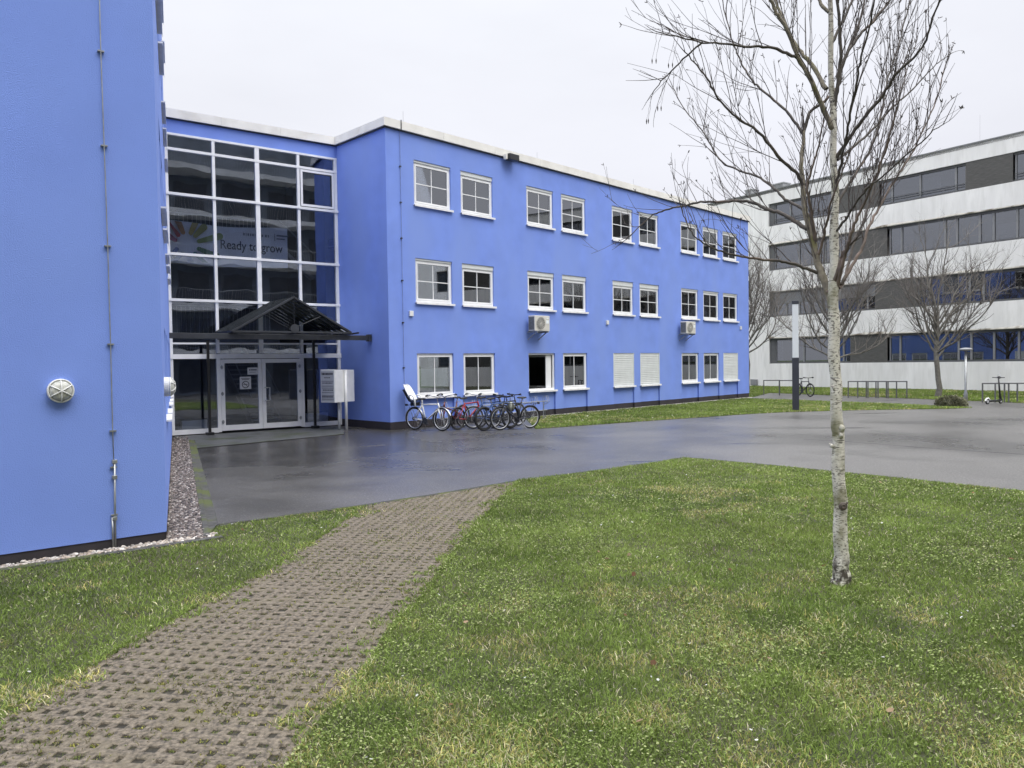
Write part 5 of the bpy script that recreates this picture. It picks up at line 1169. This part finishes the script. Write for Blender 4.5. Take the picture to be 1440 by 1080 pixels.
M['limb'] = mat('limb_bark', (.19,.165,.125), .8, .3, 14, bump=.4, bscale=50, col2=(.13,.12,.05), c2pos=(.5,.65), c2scale=6)
M['branch'] = mat('branch_bark', (.080,.068,.058), .75, .25, 12, bump=.2, col2=(.17,.125,.10), c2pos=(.55,.7), c2scale=3)
Tb = G(1183, 822); TD = np.linalg.norm(Tb[:2])
birch = thing('birch_tree', tuple(Tb), 0, 'bare silver birch with a mottled white trunk standing on the near lawn', 'tree')
_nv = UZ(math.degrees(math.atan2(Tb[0], Tb[1])))

def TP(px, py, dd=0.): q = ray(px, py); t_ = (TD+dd)/(q@_nv); return np.array([0,0,CH])+q*t_
PXM = TD*.85/FPX
tr = [(1183,834,21),(1183,826,18),(1183,818,15.2),(1183,806,13),(1183,790,12),(1182.5,770,11),(1182,720,10.3),(1180.5,690,10),(1179,640,9.4),(1177.5,600,9.2),(1176,560,8.9),(1174,520,8.6),(1173,480,8.6),(1172,440,8.2),(1172.5,400,7.6),(1173,350,7),(1174,300,6),(1173,250,5.3),(1172,200,5),(1171,150,4.6),(1168.5,80,4),(1167,0,3.6),(1166,-90,3.1),(1168,-200,2.4),(1170,-320,1.6),(1171,-430,.8)]
P = smoothline([TP(a, b) for a, b, c in tr], 5); rr = smoothline([(c,0,0) for a,b,c in tr], 5)[:,0]*PXM*.97
ph = np.linspace(0, 60, len(P)); P[:,0] += .006*np.sin(ph*1.3); rr = rr*(1+.035*np.sin(ph*2.1)+.03*np.sin(ph*5.3))
tb = TB(); tb.tube(P, rr, 20)
# knots and burl
for px, py, r_ in ((1184,602,5.0),(1183,612,4),(1170,627,2.5),(1182,660,3.5),(1173,545,2.5)):
    c_ = TP(px, py, -.045); tb.tube([c_+np.array([0,.05,-r_*PXM*1.0]), c_+np.array([0,.0,-r_*PXM*.5]), c_, c_+np.array([0,0,r_*PXM*.5]), c_+np.array([0,.05,r_*PXM])], [.004, r_*PXM*.8, r_*PXM, r_*PXM*.8, .004], 10)
tb.build('trunk', M['birch'], birch)
tb = TB(); c_ = TP(1185.5, 712, -.075)
for k in range(2): an = np.linspace(0, 2*np.pi, 20); R_ = (.030-.012*k); tb.tube(np.stack([c_[0]+R_*np.cos(an), c_[1]+0*an-.006*k, c_[2]+R_*.9*np.sin(an)], 1), np.full(20, .010), 6)
tb.tube([c_+np.array([.0,0,.0]), c_+np.array([.035,-.01,.035])], [.012,.008], 6); tb.build('branch_scar', M['branch'], birch)
limbs = []   # (points px, r0, r1, depth slope)
L2 = [([(1171,435),(1166,412),(1158,392),(1150,368),(1144,342),(1138,322),(1132,292),(1129,262),(1126,230),(1129,205),(1130,185)], 6.8, 2.4, .25, 'limb'),
 ([(1130,187),(1139,158),(1155,146),(1178,122),(1186,90),(1200,55),(1212,20),(1222,-30)], 2.8, 1.4, .2, 'branch'),
 ([(1130,190),(1118,172),(1100,151),(1080,134),(1062,118),(1049,100),(1038,78),(1031,60),(1022,30),(1014,-10)], 2.4, .8, .3, 'branch'),
 ([(1135,322),(1120,313),(1100,301),(1080,295),(1062,286),(1040,282.5),(1015,284),(985,284),(960,290),(930,297),(915,305),(900,318),(880,337)], 3.6, .7, .55, 'branch'),
 ([(1150,384),(1130,376),(1105,369),(1080,366),(1050,362),(1035,359),(1010,352),(990,342),(975,330),(965,312),(958,290)], 2.7, .6, -.5, 'branch'),
 ([(1129,262),(1122,246),(1098,224),(1073,193),(1055,177),(1035,165),(1010,138),(994,110),(972,83),(960,70)], 3.0, .7, -.6, 'branch'),
 ([(1139,305),(1122,290),(1104,280),(1085,262),(1065,248),(1040,240),(1015,228),(1000,205),(985,180),(960,150),(945,120)], 2.6, .7, .7, 'branch'),
 ([(1172,182),(1155,147),(1139,110),(1123,81),(1106,41),(1092,18),(1084,0),(1072,-45),(1055,-120),(1045,-200)], 4.0, 1.6, -.35, 'limb'),
 ([(1162,125),(1141,90),(1127,75),(1110.6,49),(1098,20),(1090,0),(1078,-60),(1075,-150)], 3.4, 1.5, .4, 'limb'),
 ([(1123,81),(1106,75),(1080,66),(1049,65),(1012,61),(988,59),(949,51),(925,45)], 2.6, .7, -.5, 'branch'),
 ([(988,59),(961,83),(935,110),(918,130)], 1.5, .6, .2, 'branch'),
 ([(1166,17),(1155,5),(1140,-25),(1130,-70),(1125,-140)], 3.0, 1.2, .3, 'limb'),
 ([(1176,410),(1184,372),(1191,348),(1198.5,324),(1204,309),(1217,281),(1234,242),(1250,195),(1262,150)], 3.2, .9, -.4, 'pink'),
 ([(1163,412),(1172,402),(1177,385),(1184,362),(1190,350)], 3.2, 2.2, -.3, 'pink'),
 ([(1180,405),(1198,374),(1213,348),(1222.6,316),(1239,287),(1258,255),(1276,226),(1300,180),(1320,130),(1330,90)], 2.8, .7, .5, 'pink'),
 ([(1182,400),(1189,387),(1202,338.5),(1217,303),(1230,262),(1243,215),(1262,150),(1275,100),(1290,55)], 2.4, .7, .8, 'branch'),
 ([(1151,362),(1158,335),(1163,312),(1170,280),(1185,240),(1200,205)], 2.4, .8, -.5, 'pink'),
 ([(1147,340),(1143,315),(1140,290),(1135,262),(1146,225),(1152,200),(1158,170)], 3.0, .9, -.3, 'pink'),
 ([(1176,222),(1198,189),(1222.6,157),(1243,132),(1259,106),(1279.6,85.5),(1300,62),(1312,25),(1328,-15)], 3.0, 1.0, -.5, 'branch'),
 ([(1178,225),(1206,201),(1226.6,183),(1255,151),(1279,130),(1300,108),(1320,88),(1340,74)], 2.2, .5, .6, 'branch'),
 ([(1174,150),(1178,122),(1182,81),(1181,41),(1178,0),(1176,-80),(1180,-180)], 3.0, 1.6, -.2, 'branch'),
 ([(1180,98),(1194,71),(1212,45),(1222.6,36),(1249,4),(1268,-25),(1290,-70)], 2.6, 1.2, .4, 'branch'),
 ([(1173,300),(1190,265),(1210,235),(1228,200),(1240,160),(1246,120),(1262,70),(1275,20),(1285,-30)], 2.4, 1.0, .7, 'branch'),
 ([(1174,262),(1182,235),(1187,205),(1196,160),(1204,120),(1212,80),(1225,30),(1232,-20)], 2.2, 1.0, -.7, 'branch'),
 ([(1173,330),(1188,310),(1204,285),(1222,262),(1245,245),(1270,222),(1300,196),(1312,184),(1328,174)], 2.0, .5, -.8, 'branch'),
 ([(1170,60),(1190,20),(1215,-30),(1240,-90)], 2.4, 1, .5, 'branch'), ([(1167,-60),(1150,-120),(1120,-180)], 2.2, 1, -.5, 'branch'), ([(1168,-90),(1190,-150),(1215,-230)], 2.2, 1, .4, 'branch'), ([(1169,-150),(1155,-230),(1135,-300)], 2, .8, .3, 'branch')]
M['pink'] = mat('young_bark', (.20,.15,.125), .7, .3, 9, col2=(.10,.075,.06), c2pos=(.45,.6), c2scale=5)
rb_ = np.random.default_rng(5)
groups_ = {'limb': TB(), 'branch': TB(), 'pink': TB()}
tw = TB(); cat = TB(); twcount = 0
def unit(v): return v/(np.linalg.norm(v)+1e-9)
def catkins(p, d):
    for k in range(rb_.integers(2, 4)):
        q = unit(d*.6+rb_.normal(0, .55, 3)); l = rb_.uniform(.022, .036); cat.tube([p, p+q*l*.5, p+q*l], [.002, .0036, .0018], 4)
def twig(p, d, ln, r, lvl, curl):
    global twcount
    n_ = max(4, int(ln/.07)); pts = [p]; dd = d.copy(); 
    for k in range(n_):
        dd = unit(dd+rb_.normal(0, .06, 3)+np.array([0,0,curl])/n_*1.4); pts.append(pts[-1]+dd*ln/n_)
    pts = np.array(pts); tw.tube(pts, np.linspace(r, max(r*.36, .0014), len(pts)), 5 if r > .004 else 4 if lvl == 0 else 3); twcount += 1
    if rb_.random() < .30: catkins(pts[-1], dd)
    # buds
    for k in range(1, len(pts)-1):
        if rb_.random() < .5: q = unit(pts[k+1]-pts[k]+rb_.normal(0,.7,3)); tw.tube([pts[k], pts[k]+q*.012], [.0018,.0008], 3)
    if lvl < 2:
        nb = rb_.poisson(ln*(3.6 if lvl == 0 else 1.5))
        for _ in range(nb):
            i = rb_.integers(1, len(pts)-1); q = unit(unit(pts[i+1]-pts[i])+unit(rb_.normal(0,1,3))*.62+np.array([0,0,.18]))
            twig(pts[i], q, ln*rb_.uniform(.35, .75), r*.68, lvl+1, curl*.7+rb_.normal(0,.1))
for li, (pp, r0, r1, dsl, mt_) in enumerate(L2):
    L_ = len(pp); base = pp[0]; pts = []
    for k, (a_, b_) in enumerate(pp):
        dd = dsl*.9*(math.hypot(a_-base[0], b_-base[1])*PXM) ; start = 0
        pts.append(TP(a_, b_, dd))
    if li in (1, 2): sh = .25*.9*(math.hypot(1130-1171, 185-435)*PXM); pts = [TP(a_, b_, sh+dsl*.9*math.hypot(a_-base[0], b_-base[1])*PXM) for a_, b_ in pp]
    if li in (3, 4, 5, 6, 16, 17): hh = math.hypot(base[0]-1171, base[1]-435)*PXM*.225; pts = [TP(a_, b_, hh+dsl*.9*math.hypot(a_-base[0], b_-base[1])*PXM) for a_, b_ in pp]
    if li == 9: hh = -.35*.9*math.hypot(1172-1123, 182-81)*PXM; pts = [TP(a_, b_, hh+dsl*.9*math.hypot(a_-base[0], b_-base[1])*PXM) for a_, b_ in pp]
    if li == 10: hh = (-.35*.9*math.hypot(49, 101)-.5*.9*math.hypot(135, 22))*PXM; pts = [TP(a_, b_, hh+dsl*.9*math.hypot(a_-base[0], b_-base[1])*PXM) for a_, b_ in pp]
    S_ = smoothline(pts, 5); S_[1:-1] += rb_.normal(0, .0035, (len(S_)-2, 3)); rad = np.linspace(r0, r1, len(S_))*PXM*(1+.06*np.sin(np.arange(len(S_))*1.9))
    groups_[mt_].tube(S_, rad, 10 if r0 > 3 else 7)
    # side twigs
    seg = np.linalg.norm(np.diff(S_, axis=0), axis=1); cum = np.concatenate([[0], np.cumsum(seg)]); tot = cum[-1]
    x = tot*(.16 if tot > 1 else .5)
    left = pp[-1][0] < pp[0][0]-20; right = pp[-1][0] > pp[0][0]+20
    while x < tot:
        i = min(np.searchsorted(cum, x), len(S_)-2); d = unit(S_[min(i+1, len(S_)-1)]-S_[i-1]); t_ = x/tot
        rnd = unit(rb_.normal(0,1,3)); q = unit(d*.75+rnd*.55+np.array([0,0,.42]))
        if right: q = unit(q+np.array([.02,0,.30]))
        ln = rb_.uniform(.25, .9)*(1.15-.6*t_)*(1.0 if tot > .9 else .6)
        twig(S_[i], q, ln, max(.0042*(1.1-.35*t_), .0026), 0, rb_.uniform(-.15,.5))
        x += rb_.uniform(.055, .13) if right or li in (0, 20) else rb_.uniform(.06, .14)
    twig(S_[-1], unit(S_[-1]-S_[-3]), rb_.uniform(.10,.22), r1*PXM, 1, rb_.uniform(-.3,.3))
# drooping old catkins at far left
for px, py in ((918,130),(935,112),(925,45),(949,51),(961,83)):
    for k in range(2): p = TP(px+rb_.uniform(-3,8), py, -.85*0+(-.35*.9*math.hypot(49, 101)-.5*.9*math.hypot(px-1123, py-81)*.9)*PXM*.9); pts = [p+np.array([-.01*j+rb_.normal(0,.004), rb_.normal(0,.01), -.045*j]) for j in range(6)]; tw.tube(pts, np.linspace(.002,.001,6), 3); cat.tube([pts[-1], pts[-1]+np.array([0,0,-.02]), pts[-1]+np.array([0,0,-.045])], [.002,.006,.002], 5)
groups_['limb'].build('second_stem', M['limb'], birch); groups_['branch'].build('branches', M['branch'], birch); groups_['pink'].build('young_branches', M['pink'], birch)
tw.build('twigs', M['twig'], birch); cat.build('catkins', M['twig'], birch)
# ---- small bare trees by the pale block
def bare_tree(P, height, fork, spread, r0, label, seed, dens=1.):
    t_ = thing('bare_tree', tuple(P), 0, label, 'tree', 'small bare trees by the pale block'); rg = np.random.default_rng(seed); tk, br = TB(), TB()
    P = np.array(P, float); pts = [P+np.array([0,0,-.05])]; 
    for k in range(1, 8): pts.append(P+np.array([rg.normal(0,.03), rg.normal(0,.03), fork*k/5 if k < 6 else fork+(height-fork)*(k-5)*.18]))
    tk.tube(pts, np.array([1.25,1,.93,.9,.88,.85,.55,.35])*r0, 10)
    tip = pts[-1]
    def grow(p, d, ln, r, lvl):
        n_ = max(3, int(ln/.22)); q = [p]; dd = d
        for k in range(n_): dd = unit(dd+rg.normal(0,.10,3)+np.array([0,0,.07])); q.append(q[-1]+dd*ln/n_)
        q = np.array(q); (tk if lvl == 0 else br).tube(q, np.linspace(r, r*.35, len(q)), 6 if lvl == 0 else 4 if lvl == 1 else 3)
        if lvl < 3:
            for _ in range(max(2, rg.poisson((ln*(2.8, 3.0, 2.0)[lvl])*dens))):
                i = rg.integers(max(1, len(q)//5), len(q)); pp = q[min(i, len(q)-1)]
                nd = unit(dd*.9+unit(rg.normal(0,1,3))*.75+np.array([0,0,.15])); grow(pp, nd, ln*rg.uniform(.32, .6), max(r*.42, .0042), lvl+1)
    nl = 15
    for k in range(nl):
        a_ = 2.4*k+rg.uniform(-.3,.3); h_ = fork*(.86+.0*k)+ (height-fork)*.30*(k/nl); el = R(rg.uniform(14, 40)+40*(k/nl)); ln = spread*(1.25-.30*(k/nl)) if el < 1 else (height-fork)*.6
        grow(P+np.array([0,0,h_]), np.array([math.cos(a_)*math.cos(el), math.sin(a_)*math.cos(el), math.sin(el)]), ln*rg.uniform(.8,1.05), r0*.42, 0)
    grow(tip, np.array([0,0,1.]), (height-fork)*.55, r0*.35, 0)
    tk.build('trunk', M['limb2'], t_); br.build('crown', M['twig2'], t_)
M['limb2'] = mat('grey_bark', (.15,.14,.12), .85, .2, 8); M['twig2'] = mat('grey_twigs', (.16,.145,.13), .85, .2, 8)
Pt = G(1318.5, 558.5); bare_tree(Pt, 8.4, 2.3, 3.3, .13, 'small bare tree with a broad rounded crown left of the street lamp', 3)
Pt = G(1172, 556.5); bare_tree(Pt, 8.8, 2.2, 3.5, .13, 'small bare tree directly behind the birch trunk', 8)
Pt = G(1051.5, 549.5); bare_tree(Pt, 9.6, 2.8, 3.4, .13, 'small bare tree half hidden by the far blue corner', 12)
Pt = G(1530, 561); bare_tree(Pt, 8.5, 2.4, 3.4, .13, 'small bare tree whose twigs reach in at the right edge', 21)
# ---- low clipped shrub mound
Pm = G(1338, 571); sb = thing('low_shrub', tuple(Pm), 0, 'low grey-brown shrub mound at the tip of the far lawn', 'shrub')
wd = float(np.linalg.norm(G(1358,570)-G(1318,570)))/2
m_ = MB(); vs = []; fs = []; nu, nv = 22, 7
for i in range(nv):
    for j in range(nu):
        a_ = 2*math.pi*j/nu; e_l = math.pi/2*i/(nv-1)*.98; k = 1+.10*random.uniform(-1,1); vs.append((wd*k*math.cos(e_l)*math.cos(a_), .55*k*math.cos(e_l)*math.sin(a_), .36*k*math.sin(e_l)+.0))
for i in range(nv-1):
    for j in range(nu): fs.append((i*nu+j, i*nu+(j+1) % nu, (i+1)*nu+(j+1) % nu, (i+1)*nu+j))
obj('mound', m_.add(vs, fs), M['moss'], sb)
n_ = 2600; a_ = rng.random(n_)*2*np.pi; e_l = np.arcsin(rng.random(n_)); k = 1+.1*rng.normal(size=n_); X = np.stack([Pm[0]+wd*k*np.cos(e_l)*np.cos(a_), Pm[1]+.55*k*np.cos(e_l)*np.sin(a_)], 1); Zz = .36*k*np.sin(e_l)
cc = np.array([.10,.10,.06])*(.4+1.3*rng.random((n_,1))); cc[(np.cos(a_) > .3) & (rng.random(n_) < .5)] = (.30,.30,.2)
V, T, c5 = blades(X, np.full(n_, .07), .03, cc, lean=1.2); V = V.reshape(n_,5,3); V[:,:,2] += Zz[:,None]; V = V.reshape(-1,3)-np.array(Pm)
bigmesh('shrub_leaves', V, T, M['grass'], col=c5, parent=sb)
print('twigs', twcount, 'objects', len(bpy.data.objects))
